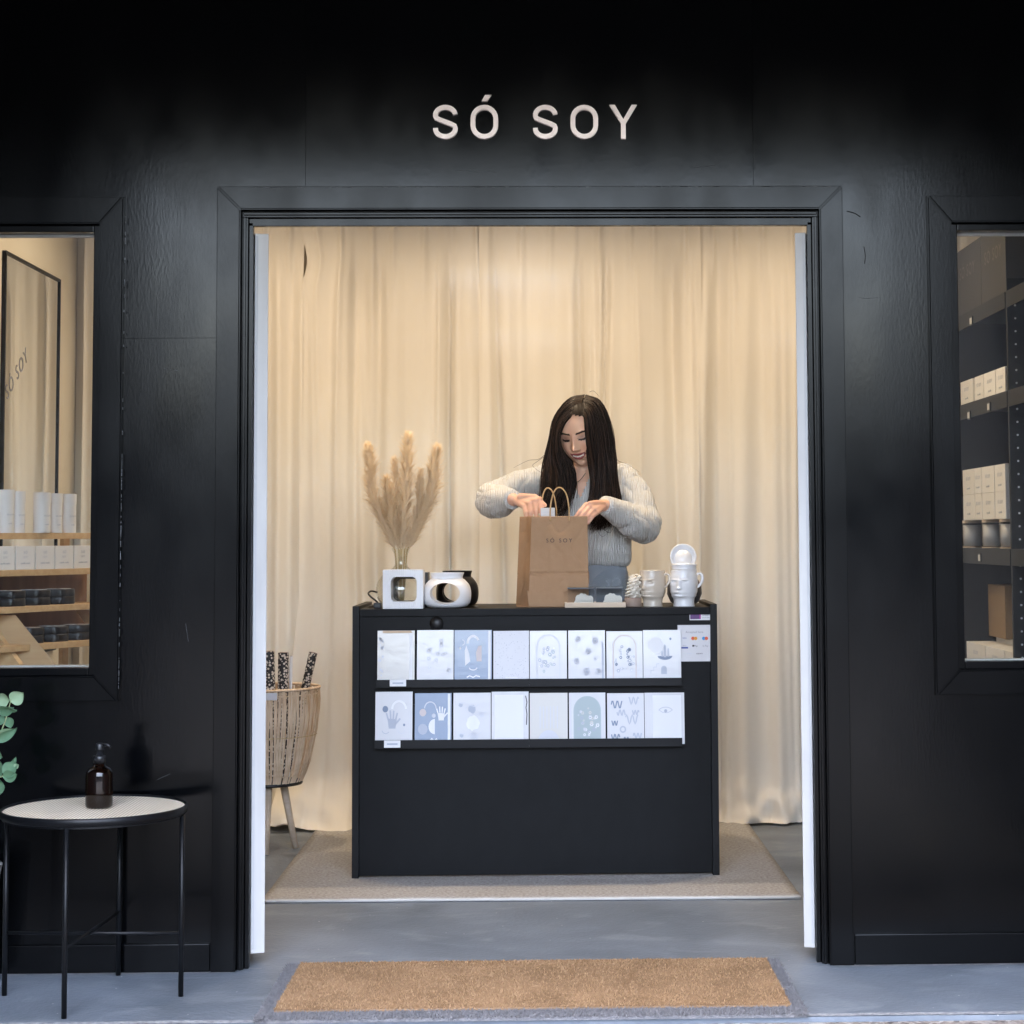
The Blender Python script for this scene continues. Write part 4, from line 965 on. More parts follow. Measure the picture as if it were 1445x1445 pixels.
for k,(p0,p1,rr_,m,lab) in enumerate((((382,1010),(379,919),.0215,'speckle_paper','black and white speckled paper roll at the left of the basket'),((399,1010),(400,921),.0205,'speckle_paper','black and white speckled paper roll, upright in the middle of the basket'),((409,1010),(411,926),.006,'white_tube','thin white paper roll beside the middle speckled roll'),((424,1000),(442,921),.0165,'speckle_paper','black and white speckled paper roll leaning to the right in the basket'))):
    A_, B_ = PY(*p0,2.03+.02*k), PY(*p1,2.03+.02*k); A_ = A_+(A_-B_)*((A_.z-.275)/(B_.z-A_.z)); 
    o = tube('paper_roll', [A_,B_], rr_, m, None, 24); autosmooth(o,40); tag(o, lab, 'paper roll', 'paper rolls in the basket')
    tube('core', [B_+(B_-A_)*.0001,B_+(B_-A_).normalized()*.0015], rr_*.72, 'taupe', o, 16)

# ================================================================== SIDE TABLE, BOTTLE, PLANT
TX, TY, TR_ = -1.152, -.268, .2335
tb = thing('side_table', (TX,TY,0), 'round rattan topped side table with thin black metal legs', 'table')
lathe('rim', [(TR_+.002,.471),(TR_+.006,.473),(TR_+.006,.490),(TR_+.003,.492),(TR_,.490),(TR_,.471)], 'black_metal', tb, (TX,TY,0), 72, close=True)
lathe('rattan_top', [(0,.472),(TR_-.0005,.472),(TR_-.0005,.486),(0,.486)], 'rattan', tb, (TX,TY,0), 72, smooth=False)
lathe('tray_base', [(0,.466),(TR_-.0005,.466),(TR_-.0005,.4715),(0,.4715)], 'black_metal', tb, (TX,TY,0), 48, smooth=False)
ft = []
for k in range(4):
    a_ = -.0658+math.pi+k*math.pi/2; x, y = TX+TR_*math.cos(a_), TY+TR_*math.sin(a_); ft.append((x,y))
    tube('leg', [(x,y,.0015),(x,y,.468)], .0068, 'black_metal', tb, 12)
zc = .163
tube('crossbar', [(*ft[0],zc),(*ft[2],zc)], .0045, 'black_metal', tb, 10); tube('crossbar', [(*ft[1],zc+.009),(*ft[3],zc+.009)], .0045, 'black_metal', tb, 10)
bz = .4866; bx_, by_ = -1.142, -.262
bt = thing('pump_bottle', (bx_,by_,bz), 'dark amber glass pump bottle on the round side table', 'bottle')
lathe('bottle', [(0,.001),(.030,.001),(.0345,.004),(.0355,.010),(.0355,.084),(.034,.094),(.028,.102),(.019,.107),(.015,.110),(.0145,.116),(0,.116)], 'amber', bt, (bx_,by_,bz), 40)
lathe('collar', [(0,.117),(.0165,.117),(.0165,.134),(.015,.136),(.008,.137),(.007,.150),(0,.150)], 'black_plastic', bt, (bx_,by_,bz), 28)
lathe('pump_head', [(0,.150),(.0105,.150),(.011,.152),(.011,.165),(.009,.168),(0,.168)], 'black_plastic', bt, (bx_,by_,bz), 24)
tube('nozzle', [(bx_+.004,by_,bz+.164),(bx_+.022,by_-.004,bz+.164),(bx_+.031,by_-.006,bz+.158)], [.005,.0042,.003], 'black_plastic', bt, 10)

pl = thing('eucalyptus', (-1.56,-.16,0), 'leafy green eucalyptus reaching in at the left edge above the table', 'plant')
lathe('pot', [(0,.0),(.10,.0),(.13,.30),(.135,.32),(.125,.32),(.115,.28),(0,.28)], 'terracotta', pl, (-1.56,-.16,.001), 32)
def leafmesh(l, w, cup):
    V = []; n = 8
    for i in range(n+1):
        u = i/n; hw = w*math.sin(math.pi*min(1,max(0,u))**.8)**.75 if 0 < u < 1 else 0
        for s in (-1,-.5,0,.5,1): V.append((u*l, s*hw, cup*(abs(s)**2)*w - .12*l*(u-.5)**2*4*cup))
    return fm(V, [(5*i+s,5*i+s+1,5*i+s+6,5*i+s+5) for i in range(n) for s in range(4)])
LM = [leafmesh(.046,.023,.35), leafmesh(.040,.021,.2), leafmesh(.055,.012,.5)]
def leaf(px, py, ang, yy, kind=0, tilt=0, sc=1., m='leaf'):
    me = LM[kind].copy(); me.materials.clear(); o = link('leaf', me, m, pl, True)
    p = PY(px,py,yy)
    o.parent = None; o.matrix_basis = Matrix.Translation(p) @ Matrix.Rotation(R(90),4,'X') @ Matrix.Rotation(R(ang),4,'Z') @ Matrix.Rotation(R(tilt),4,'X') @ Matrix.Scale(sc,4)
    o.parent = pl; o.matrix_parent_inverse = parent_inv(pl)
YP = -.20
def stem(pts, r0): tube('stem', catmull([PY(x,y,yy) for x,y,yy in pts], 24), [r0*(1-.6*k/23) for k in range(24)], 'stem_green', pl, 6)
bx0 = (-92,1215,-.16)
stem([bx0,(-50,1120,-.18),(-8,1052,YP),(7,1018,YP),(14,993,YP),(17,982,YP)], .0032)
stem([bx0,(-60,1150,-.18),(-15,1105,-.22),(6,1094,-.23),(24,1080,-.23)], .0030)
stem([bx0,(-70,1110,-.14),(-40,1020,-.13),(-20,975,-.13),(-8,955,-.13)], .0032)
for a_ in ((15,990,35,YP,0,15,.9,'leaf_pale'),(14,988,170,YP-.01,0,-25,.95,'leaf_pale'),(12,1000,-10,YP-.02,0,60,.0+.5,'leaf'),(-6,1001,5,YP-.015,0,50,1.05,'leaf'),(12,1012,-75,YP,1,20,.75,'leaf'),(8,1014,-150,YP,1,40,.7,'leaf'),(-8,1046,30,YP-.02,2,30,1.25,'leaf'),(-10,1042,25,YP,2,10,1.1,'leaf_pale'),
           (-14,1062,-20,-.2,1,20,.9,'leaf'),(-10,1072,-60,-.22,0,20,1.1,'leaf'),(6,1094,40,-.24,0,-20,1.0,'leaf'),(4,1096,-30+40,-.25,1,30,.95,'leaf'),(0,1100,-100,-.23,0,15,1.0,'leaf'),(15,1084,65,-.23,2,20,.6,'leaf'),(20,1083,35,-.24,1,10,.35,'leaf_pale'),(16,984,75,YP,1,10,.3,'leaf_pale'),
           (-30,1000,60,-.13,0,20,1,'leaf'),(-45,1030,190,-.13,0,20,1,'leaf'),(-20,975,30,-.13,1,20,1,'leaf'),(-60,1090,10,-.15,0,30,1,'leaf'),(-70,1110,170,-.15,0,10,1,'leaf'),(-40,1120,-30,-.2,1,10,1,'leaf')): leaf(*a_)

# ================================================================== LEFT WINDOW DISPLAY
mir = thing('mirror', (-1.95,2.0,1.0), 'tall black framed mirror on the left shop wall, a reflected SÓ SOY drawn on its glass', 'mirror')
m0, m1, mz0, mz1 = 1.603, 2.395, .75, 2.253
box('glass', (-1.949,m0+.012,mz0+.012), (-1.940,m1-.012,mz1-.012), 'mirror', mir)
for (y0,y1,z0,z1) in ((m0,m0+.0118,mz0,mz1),(m1-.0118,m1,mz0,mz1)): box('frame', (-1.9495,y0,z0), (-1.934,y1,z1), 'black_metal', mir, bev=.001)
for z0 in (mz0,mz1-.0118): box('frame', (-1.9495,m0+.012,z0), (-1.934,m1-.012,z0+.0118), 'black_metal', mir, bev=.001)
SIDE = Matrix(((0,0,1,0),(1,0,0,0),(0,1,0,0),(0,0,0,1)))          # text on a wall facing +x, reading towards +y
p_ = PX(24,528,-1.939); text('lettering', 'SÓ SOY', .080, Matrix.Translation((-1.9390,p_.y+.0,p_.z))@SIDE@Matrix.Rotation(R(33),4,'Z'), 'ink_grey', mir, 1.25)  # reflection of a sign, drawn as tilted letters on the glass
p_ = PX(26,565,-1.939); text('lettering', 'hand poured soy candles', .032, Matrix.Translation((-1.9390,p_.y+.04,p_.z))@SIDE, 'ink_pale', mir) if False else None
# stepped timber shelf standing at an angle
D_ = Vector((.217,.40,0)).normalized(); N_ = Vector((D_.y,-D_.x,0))                 # along the shelf, and out towards the door
E0 = Vector((-1.77,1.06,0))
sh = thing('display_shelf', (-1.75,1.3,0), 'stepped pine display shelf behind the left window', 'shelf')
def place(sv, nv, z): return E0+D_*sv+N_*nv+Vector((0,0,z))
def obox(nm, s0, s1, n0, n1, z0, z1, m, parent, bev=.001):
    mtx = Matrix.Translation(E0)@Matrix(((D_.x,N_.x,0,0),(D_.y,N_.y,0,0),(0,0,1,0),(0,0,0,1)))
    return box(nm, (s0,n0,z0), (s1,n1,z1), m, parent, bev, mtx=mtx)
SZ = []
for k,(pl_, pr_) in enumerate(((752,757),(805,801),(857,848),(911,902))):
    d1 = (PY(0,pl_,1.06)); SZ.append(d1.z)
offs = (-.05,-.02,.01,.035)
for k in range(4):
    obox('plank', -.30 if k < 3 else -.05, .62, offs[k]-.14, offs[k], SZ[k]-.021, SZ[k], 'pine', sh, .0015)
obox('back_board', -.30, .62, -.205, -.198, SZ[3]-.02, SZ[1]-.022, 'brown_wood', sh)
for sv in (-.22,.52): obox('upright', sv-.015, sv+.015, -.225, -.206, .001, 1.30, 'pine', sh)
# raking side boards carry the steps
for sv in (.02,.56):
    bm = bmesh.new(); pts = [(-.19,SZ[2]-.03),(-.10,SZ[2]-.03),(.06,SZ[3]-.06),(.16,.001),(.06,.001),(-.04,SZ[3]-.06)]
    a_ = [bm.verts.new(place(sv-.010,n,z)) for n,z in pts]; b_ = [bm.verts.new(place(sv+.010,n,z)) for n,z in pts]
    bm.faces.new(a_); bm.faces.new(b_[::-1])
    for k in range(6): bm.faces.new((a_[k],b_[k],b_[(k+1)%6],a_[(k+1)%6]))
    link('side_board', bmfin(bm), 'pine', sh)
bm = bmesh.new(); q4 = [PY(-30,868,1.12),PY(22,868,1.12),PY(82,942,1.12),PY(20,942,1.12)]
A_ = [bm.verts.new(v) for v in q4]; B_ = [bm.verts.new(v+Vector((-.006,.018,0))) for v in q4]; bm.faces.new(A_); bm.faces.new(B_[::-1])
for k in range(4): bm.faces.new((A_[k],B_[k],B_[(k+1)%4],A_[(k+1)%4]))
link('brace', bmfin(bm), 'pine', sh)
# candle tubes on the top plank
words = ['at the frame edge','second from the frame edge','third from the left','fourth, right of the gap','fifth from the left','last before the window edge']
for k, (sv, nv, h_, r_) in enumerate(((-.005,-.085,.150,.029),(.085,-.085,.147,.029),(.150,-.095,.143,.029),(.235,-.06,.140,.029),(.310,-.075,.138,.029),(.385,-.08,.138,.029))):
    c = place(sv,nv,SZ[0]+.0004)
    t_ = thing('candle_tube', c, 'white cylindrical candle tube on the top shelf, %s' % words[k], 'tube', 'white tubes on the top shelf')
    lathe('body', [(0,0),(r_,0),(r_,h_*.74),(0,h_*.74)], 'white_tube', t_, c, 32, smooth=False); lathe('lid', [(0,h_*.742),(r_+.001,h_*.742),(r_+.001,h_),(0,h_)], 'white_tube', t_, c, 32, smooth=False)
    for o in t_.children: autosmooth(o, 40)
    f = (CAM-c); f.z = 0; f.normalize(); rt_ = Vector((-f.y,f.x,0)); f2 = (f*.8+rt_*.6).normalized(); r2 = Vector((-f2.y,f2.x,0))
    mt_ = Matrix.Translation(c+f2*(r_+.0006)+Vector((0,0,h_*.42)))@Matrix(((r2.x,0,f2.x,0),(r2.y,0,f2.y,0),(0,1,0,0),(0,0,0,1)))
    text('print', 'SÓ SOY', .008, mt_, 'ink_mid', t_); text('print', 'candle', .006, mt_@Matrix.Translation((0,-.03,0)), 'ink_mid', t_)
# white cartons on the second plank
for k in range(6):
    s0 = -.11+k*.0945; lab = ('first','second','third','fourth','fifth','last')[k]
    z0 = SZ[1]+.0004; w_ = .088
    t_ = thing('carton', place(s0+w_/2,-.06,z0), 'low white carton with grey print on the second shelf, %s from the left' % lab, 'carton', 'white cartons on the second shelf')
    obox('box', s0, s0+w_, -.115, -.026, z0, z0+.080, 'white_box', t_, .0012)
    mt_ = Matrix.Translation(place(s0+w_/2,-.0254,z0+.058))@Matrix(((D_.x,0,N_.x,0),(D_.y,0,N_.y,0),(0,1,0,0),(0,0,0,1)))
    text('print', 'SÓ', .013, mt_, 'ink_mid', t_, 1.3); text('print', 'SOY', .011, mt_@Matrix.Translation((0,-.016,0)), 'ink_pale', t_); text('print', 'candle melts', .009, mt_@Matrix.Translation((0,-.036,0)), 'ink_mid', t_)
# black scalloped tins with pale lids, stacked two high on the lower planks
def tin(c, r_, h_, lab, lid):
    t_ = thing('wax_tin', c, lab, 'tin', 'black tins on the lower shelves')
    bm = bmesh.new(); n = 60
    for (z0,z1,m,ex) in ((.0,h_*.9,'black_metal',0),):
        V = []
        rr_ = [r_*(1+.045*math.cos(6*2*math.pi*k/n)) for k in range(n)]
        P = [[bm.verts.new((c.x+rr_[k]*s_*math.cos(2*math.pi*k/n), c.y+rr_[k]*s_*math.sin(2*math.pi*k/n), c.z+z)) for k in range(n)] for s_,z in ((.97,0),(1,.004),(1,h_-.003),(.97,h_))]
        for a_,b_ in zip(P,P[1:]):
            for k in range(n): bm.faces.new((a_[k],a_[(k+1)%n],b_[(k+1)%n],b_[k]))
        bm.faces.new(P[0][::-1]); bm.faces.new(P[-1])
    autosmooth(link('body', bmfin(bm), 'black_ceramic', t_), 40)
    if lid:
        lathe('label', [(0,.0003),(r_*.80,.0003),(r_*.80,.0012),(0,.0012)], lid, t_, (c.x,c.y,c.z+h_), 28, smooth=False)
        lathe('dot', [(0,.0013),(r_*.12,.0013),(r_*.12,.0018),(0,.0018)], 'ink_black', t_, (c.x,c.y,c.z+h_), 12, smooth=False)
for row, zz, nv, svs in ((2,SZ[2],-.055,(-.045,.075,.195,.315)),(3,SZ[3],-.035,(.145,.265,.385))):
    for i, sv in enumerate(svs):
        for lv in range(2):
            c = place(sv,nv,zz+.0005+lv*.0262); pos = ('first','second','third','fourth')[i]
            tin(c, .055, .0258, 'black scalloped tin, %s of the %s pair from the left on the %s shelf' % ('top' if lv else 'bottom', pos, 'third' if row == 2 else 'lowest'), ('ink_rose' if (i+row)%2 else 'ink_pale') if lv else None)

# ================================================================== RIGHT WINDOW SHELVING
FX = 1.75; WXR = 2.098
ru = thing('shelving_unit', (1.92,1.8,0), 'black shelving unit along the right wall, seen through the right window', 'shelving')
yN, yM, yF = .62, 1.600, 2.52
for y in (yN,yM,yF):
    box('side_panel', (FX,y-.009,.001), (WXR,y+.009,2.14), 'laminate_edge', ru, bev=.001)
box('back_panel', (WXR-.008,yN+.0095,.001), (WXR,yF-.0095,2.14), 'laminate_edge', ru)
SHZ = []
for nm, py in (('a',None),):
    pass
def shz(px,py): return PX(px,py,FX).z
SHT = [shz(1352,455-8), shz(1355,572), shz(1362,773), shz(1362,940)]
for (ya,yb_) in ((yN+.0095,yM-.0095),(yM+.0095,yF-.0095)):
    for z in SHT+[.45,.1]:
        box('shelf', (FX+.002,ya,z-.020), (WXR-.0085,yb_,z), 'laminate_edge', ru)
        box('shelf_edge', (FX-.003,ya,z-.062), (FX+.0015,yb_,z-.001), 'black_gap2' if False else 'laminate', ru, bev=.001)
# pin holes down the near bay's far panel and the far bay's far panel
bmh = []
k = 0; z = .55
pin = None
while z < 2.12:
    for x in (FX+.030,):
        if pin is None:
            pin = lathe('shelf_pin', [(0,0),(.004,0),(.004,.002),(0,.002)], mat('pin', (.7,.7,.7), .4), ru, n=8, smooth=False, mtx=Matrix.Translation((x,yM-.0092,z))@Matrix.Rotation(R(90),4,'X'))
            z0p = z
        else:
            c = copy_obj(pin, ru); c.matrix_parent_inverse = pin.matrix_parent_inverse.copy(); c.location = (0,0,z-z0p)
    z += .048
# label holders on the shelf edges
def holder(px, py):
    p = PX(px,py,FX-.004); h_ = box('label_holder', (FX-.0075,p.y-.022,p.z-.017), (FX-.0035,p.y+.022,p.z+.017), 'black_metal', ru); box('label_card', (FX-.0085,p.y-.016,p.z-.012), (FX-.0076,p.y+.016,p.z+.012), 'card_cream', h_)
for a_ in ((1371,453),(1368,586),(1396,574),(1383,787)): holder(*a_)
SIDEL = Matrix(((0,0,-1,0),(-1,0,0,0),(0,1,0,0),(0,0,0,1)))          # text on a face looking -x, reading towards the camera
def wbox(nm, x0, x1, y0, y1, z0, z1, m, lab, cat, grp, txt=None, tm='ink_mid'):
    t_ = thing(nm, ((x0+x1)/2,(y0+y1)/2,z0), lab, cat, grp)
    box('carton', (x0,y0,z0), (x1,y1,z1), m, t_, .0015)
    if txt: 
        text('print', txt, min((y1-y0)*.20,.07 if m == 'black_card' else .020), Matrix.Translation((x0-.0006,(y0+y1)/2,z0+(z1-z0)*.62))@SIDEL, tm, t_, 1.2)
        if m == 'white_box':
            text('print', 'soy candle', min((y1-y0)*.13,.013), Matrix.Translation((x0-.0006,(y0+y1)/2,z0+(z1-z0)*.25))@SIDEL, tm, t_)
    return t_
# two black boxes with the shop name on the top shelf
zt0 = SHT[0]+.0005
mat('ink_dim', (.10,.09,.08), .7)
mat('black_card', (.022,.020,.018), .6)
for (y0,y1,lab) in ((2.02,2.50,'far'),(1.62,2.015,'near')):
    wbox('storage_box', FX+.006, FX+.32, y0, y1, zt0, zt0+.27, 'black_card', 'black storage box lettered SÓ SOY on the top shelf, the %s one' % lab, 'storage box', 'black boxes on the top shelf', 'SÓ SOY', 'ink_dim')
def boxrow(z0, y_edges, h_, x0, lvl, wd=.10):
    for i, (ya, yb_) in enumerate(y_edges):
        for v in range(lvl[i]):
            wbox('candle_carton', x0, x0+wd, ya, yb_, z0+.0004+v*(h_+.0006), z0+.0004+v*(h_+.0006)+h_, 'white_box', 'white candle carton with grey print, %s' % NAMES.pop(0), 'carton', 'white cartons on the black shelves', 'SÓ SOY')
NAMES = ['at the far end of the second shelf','next to the gap on the second shelf','near end of the second shelf','last by the post on the second shelf']
z2 = SHT[1]
ys = [PX(x,560,FX+.01).y for x in (1354,1371,1371.5,1386,1387,1403,1404,1417)]
boxrow(z2, ((ys[1],ys[0]),(ys[3],ys[2]-.03),(ys[5],ys[4]),(ys[7],ys[6])), .098, FX+.015, (1,1,1,1))
NAMES = ['lower left of the stack behind the jars','upper left of the stack behind the jars','lower second of the stack behind the jars','upper second of the stack behind the jars','lower third of the stack behind the jars','upper third of the stack behind the jars','lower right of the stack behind the jars','upper right of the stack behind the jars']
z3 = SHT[2]
zj = PX(1380,735,FX+.02).z-z3
# cartons stand on the lids of the jars
rz = z3+zj+.0035
e_ = [PX(x,700,FX+.012).y for x in (1359,1375,1375.5,1385,1386,1403,1404,1419)]
hh_ = (PX(1380,660,FX+.012).z-rz)/2
boxrow(rz, ((e_[1],e_[0]),(e_[3],e_[2]-.002),(e_[5],e_[4]),(max(e_[7],yM+.012),e_[6])), hh_-.0008, FX+.012, (2,2,2,2), .14)
for k,(p0,p1) in enumerate(((1361,1383),(1387,1414),(1416,1436))):
    yc = (PX(p0,750,FX+.05).y+PX(p1,750,FX+.05).y)/2; r_ = min(.040, .36*abs(PX(p0,750,FX+.05).y-PX(p1,750,FX+.05).y)); c = Vector((FX+.05,max(yc,yM+.05),z3+.0005))
    t_ = thing('glass_jar', c, 'frosted glass candle jar on the third shelf, %s of three' % ('far end','middle','nearest')[k], 'jar', 'frosted jars on the black shelf')
    lathe('glass', [(0,.001),(r_,.001),(r_,zj*.92),(r_-.003,zj*.92),(r_-.003,.006),(0,.006)], 'frost', t_, c, 30)
    lathe('wax', [(0,.007),(r_-.0035,.007),(r_-.0035,zj*.85),(0,zj*.85)], 'white_box', t_, c, 26)
    lathe('foot', [(0,0),(r_*1.02,0),(r_*1.02,.004),(0,.004)], 'pale_wood', t_, c, 26, smooth=False); lathe('lid', [(0,zj*.925),(r_,zj*.925),(r_,zj+.003),(0,zj+.003)], 'pale_wood', t_, c, 26, smooth=False)
# cardboard boxes and bottom cartons
z4 = SHT[3]
a_, b_ = PX(1377,800,FX+.125).y, PX(1417,800,FX+.125).y
wbox('cardboard_box', FX+.125, WXR-.012, b_, a_, z4+.1175, z4+.33, 'cardboard', 'tall brown cardboard box standing under the third shelf', 'cardboard box', None)
NAMES = ['far end of the bottom shelf row','middle of the bottom shelf row','near end of the bottom shelf row','back of the bottom shelf under the cardboard box']
e_ = [PX(x,915,FX+.02).y for x in (1364,1390,1391,1417)]
boxrow(z4, ((e_[1],e_[0]),(e_[3],e_[2]),(1.63,e_[3]-.01)), .098, FX+.02, (1,1,1), .11)
wbox('candle_carton', FX+.14, WXR-.012, 1.64, 2.45, z4+.0005, z4+.116, 'white_box', 'long flat white carton under the tall cardboard box', 'carton', 'white cartons on the black shelves')
# near bay: white cartons peeking past the post
NAMES = ['in the near bay, level with the second shelf','in the near bay, beside the jars, lower','in the near bay, beside the jars, upper']
boxrow(z2, ((1.30,1.56),), .12, FX+.06, (1,), .2)
boxrow(z3, ((1.25,1.57),), .115, FX+.055, (2,), .2)

# ================================================================== PERSON
def cap(bm, p0, p1, r0, r1, n=20, sq=None):
    """closed tapered capsule"""
    p0, p1 = Vector(p0), Vector(p1); ax = (p1-p0); L = ax.length; ax.normalize()
    s = ax.orthogonal().normalized(); t = ax.cross(s); P = []
    for k in range(7): a = math.pi/2*k/6; P.append((-r0*math.cos(a), r0*math.sin(a)))
    for k in range(7): a = math.pi/2*k/6; P.append((L+r1*math.sin(a), r1*math.cos(a)))
    rings = []
    for d, r in P:
        rings.append([bm.verts.new(p0+ax*d)] if r < 1e-6 else [bm.verts.new(p0+ax*d+(s*math.cos(2*math.pi*k/n)+t*math.sin(2*math.pi*k/n))*r) for k in range(n)])
    for a, b in zip(rings, rings[1:]):
        for k in range(n):
            q = (k+1)%n
            if len(a) == 1: bm.faces.new((a[0],b[q],b[k]))
            elif len(b) == 1: bm.faces.new((a[k],a[q],b[0]))
            else: bm.faces.new((a[k],a[q],b[q],b[k]))
def chain(bm, pts, rad):
    for (a,b),(r0,r1) in zip(zip(pts,pts[1:]), zip(rad,rad[1:])): cap(bm, a, b, r0, r1)
def loft(bm, rings, n=40):
    """rings: (cx,cy,z,a,b) closed solid"""
    R_ = [[bm.verts.new((cx+a*math.cos(2*math.pi*k/n), cy+b*math.sin(2*math.pi*k/n), z)) for k in range(n)] for cx,cy,z,a,b in rings]
    for u, v in zip(R_, R_[1:]):
        for k in range(n): bm.faces.new((u[k],u[(k+1)%n],v[(k+1)%n],v[k]))
    bm.faces.new(R_[0][::-1]); bm.faces.new(R_[-1])
def remesh(bm, vox, sm=4, fac=.5):
    me = bmfin(bm); o = bpy.data.objects.new('r', me); COL.objects.link(o)
    m = o.modifiers.new('r','REMESH'); m.mode = 'VOXEL'; m.voxel_size = vox
    m = o.modifiers.new('s','SMOOTH'); m.iterations = sm; m.factor = fac
    out = evalmesh(o); bpy.data.objects.remove(o); bpy.data.meshes.remove(me); return out
BX, BY = .205, 1.945
per = thing('person', (BX,BY,0), 'woman with long dark hair in a grey knit jumper packing the paper bag', 'person')
HC = PY(820,610,1.865); HM = Matrix.Translation(HC)@Matrix.Rotation(R(-20),4,'Z')@Matrix.Rotation(R(25),4,'X')@Matrix.Rotation(R(-5),4,'Y')@Matrix.Scale(1.08,4)
HI = HM.inverted()
g_ = lambda x, s: math.exp(-(x/s)**2)
def headpt(th, ph):
    """th azimuth (0 = face, -y), ph from -90 chin side to 90 top"""
    cx, sx, cz, sz = math.cos(th), math.sin(th), math.cos(ph), math.sin(ph)
    x = .077*sx*cz; y = -(.090 if cx > 0 else .103)*cx*cz; z = (.112 if sz > 0 else .120)*sz
    if z < 0:
        k = -z/.112; x *= 1-.12*k**2.2; y = y*(1-.10*k) - (.010*k if cx > 0 else 0)
        if cx < 0: z *= 1-.35*min(1,-cx*1.5)
    if cx > 0:
        f = cx*cz
        if abs(x) < .06:
            y += .006*f**6                                               # flatter face front
            d = 0
            d += .022*g_(x,.0105)*g_(z+.026,.011)+.015*g_(x,.009)*g_(z+.010,.016)+.006*g_(x,.009)*g_(z-.012,.014)     # nose
            d += .007*(g_(x-.011,.006)+g_(x+.011,.006))*g_(z+.030,.007)
            d -= .009*(g_(x-.031,.015)+g_(x+.031,.015))*g_(z-.010,.012)
            d += .0065*(g_(x-.031,.012)+g_(x+.031,.012))*g_(z-.007,.009)   # lids
            d += .004*(g_(x-.030,.018)+g_(x+.030,.018))*g_(z-.031,.008)   # brow
            d += .0075*(g_(x-.040,.017)+g_(x+.040,.017))*g_(z+.030,.018)  # smiling cheeks
            zm = z+.060-13*x*x
            d += .0075*g_(x,.026)*g_(zm-.0075,.0045)+.0085*g_(x,.022)*g_(zm+.0085,.0055)-.004*g_(x,.024)*g_(zm,.004)
            d += .009*g_(x,.022)*g_(z+.100,.014)
            d -= .003*g_(x,.02)*g_(z+.080,.006)
            y -= d*max(0,min(1,f*2.2))
    return Vector((x,y,z))
def head_bm(bm, nu=150, nv=110):
    rows = []
    for j in range(nv+1):
        ph = -math.pi/2+math.pi*j/nv
        rows.append([bm.verts.new(HM@headpt(0,ph))] if j in (0,nv) else [bm.verts.new(HM@headpt(2*math.pi*i/nu,ph)) for i in range(nu)])
    for a, b in zip(rows, rows[1:]):
        for k in range(nu):
            q = (k+1)%nu
            if len(a) == 1: bm.faces.new((a[0],b[k],b[q]))
            elif len(b) == 1: bm.faces.new((a[q],a[k],b[0]))
            else: bm.faces.new((a[q],a[k],b[k],b[q]))
SHR, SHL = Vector((BX-.158,BY,1.432)), Vector((BX+.158,BY,1.428))
ELR, ELL = PY(692,703,1.855), PY(909,737,1.845)
WRR, WRL = PY(724,705,1.635), PY(853,713,1.640)
body = bmesh.new(); head_bm(body)
cap(body, (BX-.004,BY-.004,1.42), HM@Vector((0,.020,-.050)), .052, .050)
loft(body, [(BX,BY,.86,.155,.105),(BX,BY,.95,.165,.112),(BX,BY,1.09,.128,.092),(BX,BY,1.20,.140,.100),(BX,BY,1.32,.155,.108),(BX,BY,1.40,.140,.092),(BX,BY,1.44,.100,.070),(BX,BY,1.468,.062,.056)])
chain(body, [SHR+Vector((.03,0,-.03)),ELR,WRR], [.036,.034,.024]); chain(body, [SHL+Vector((-.03,0,-.03)),ELL,WRL], [.036,.034,.024])
for sx in (-1,1):
    chain(body, [(BX+sx*.085,BY,.90),(BX+sx*.095,BY+.005,.48),(BX+sx*.10,BY+.02,.085)], [.078,.052,.034]); cap(body, (BX+sx*.10,BY+.03,.034), (BX+sx*.11,BY-.13,.026), .030, .024)
def hand_bm(bm, wr, kn, tips, thumb, r=.0082):
    c = sum((k for k in kn), Vector())/4
    for k in kn: cap(bm, wr.lerp(c,.15), k, .0165, .0115)
    for k, t in zip(kn, tips):
        md = k.lerp(t,.45)+(Vector((0,-.006,.004))); cap(bm, k, md, .0098, .0086); cap(bm, md, t, .0086, .0068)
    chain(bm, thumb, [.0135,.0105,.0078])
hand_bm(body, WRR, [PY(762,705,1.560),PY(755,707,1.562),PY(747.5,710.5,1.566),PY(740.5,715,1.572)], [PY(766,737,1.535),PY(758,741,1.535),PY(750,741,1.542),PY(743.5,738,1.550)], [PY(735,701,1.60),PY(755,701,1.575),PY(769,713,1.545)])
hand_bm(body, WRL, [PY(827,713,1.555),PY(832.5,715.5,1.55),PY(837.5,719,1.55),PY(841,723.5,1.555)], [PY(807,737,1.525),PY(814.5,739,1.52),PY(822.5,739.5,1.52),PY(830,738,1.525)], [PY(850,711,1.62),PY(841,709.5,1.58),PY(832,710,1.55)])
bme = remesh(body, .0027, 2, .4)
# skin colouring by place on the face
co = np.empty(len(bme.vertices)*3); bme.vertices.foreach_get('co', co); co = co.reshape(-1,3)
Hn = np.array(HI); L = co@Hn[:3,:3].T+Hn[:3,3]
x, y, z = L[:,0], L[:,1], L[:,2]
skin = np.array([.78,.49,.345]); colr = np.tile(skin,(len(co),1))
def blend(mask, c):
    global colr
    m_ = np.clip(mask,0,1)[:,None]; colr = colr*(1-m_)+np.array(c)*m_
fr = (y < -.035)&(np.abs(z) < .13)&(np.abs(x) < .08)
gx = lambda v, s: np.exp(-(v/s)**2)
blend(fr*.45*(gx(np.abs(x)-.042,.018)*gx(z+.028,.020)), (.50,.17,.13))
blend(fr*.75*(gx(np.abs(x)-.031,.016)*gx(z-.010,.010)), (.20,.095,.075))
zm = z+.060-13*x*x
blend(fr*((np.abs(x) < .029)&(np.abs(zm) < .0125*(1-(x/.033)**2)+.001)), (.30,.075,.075))
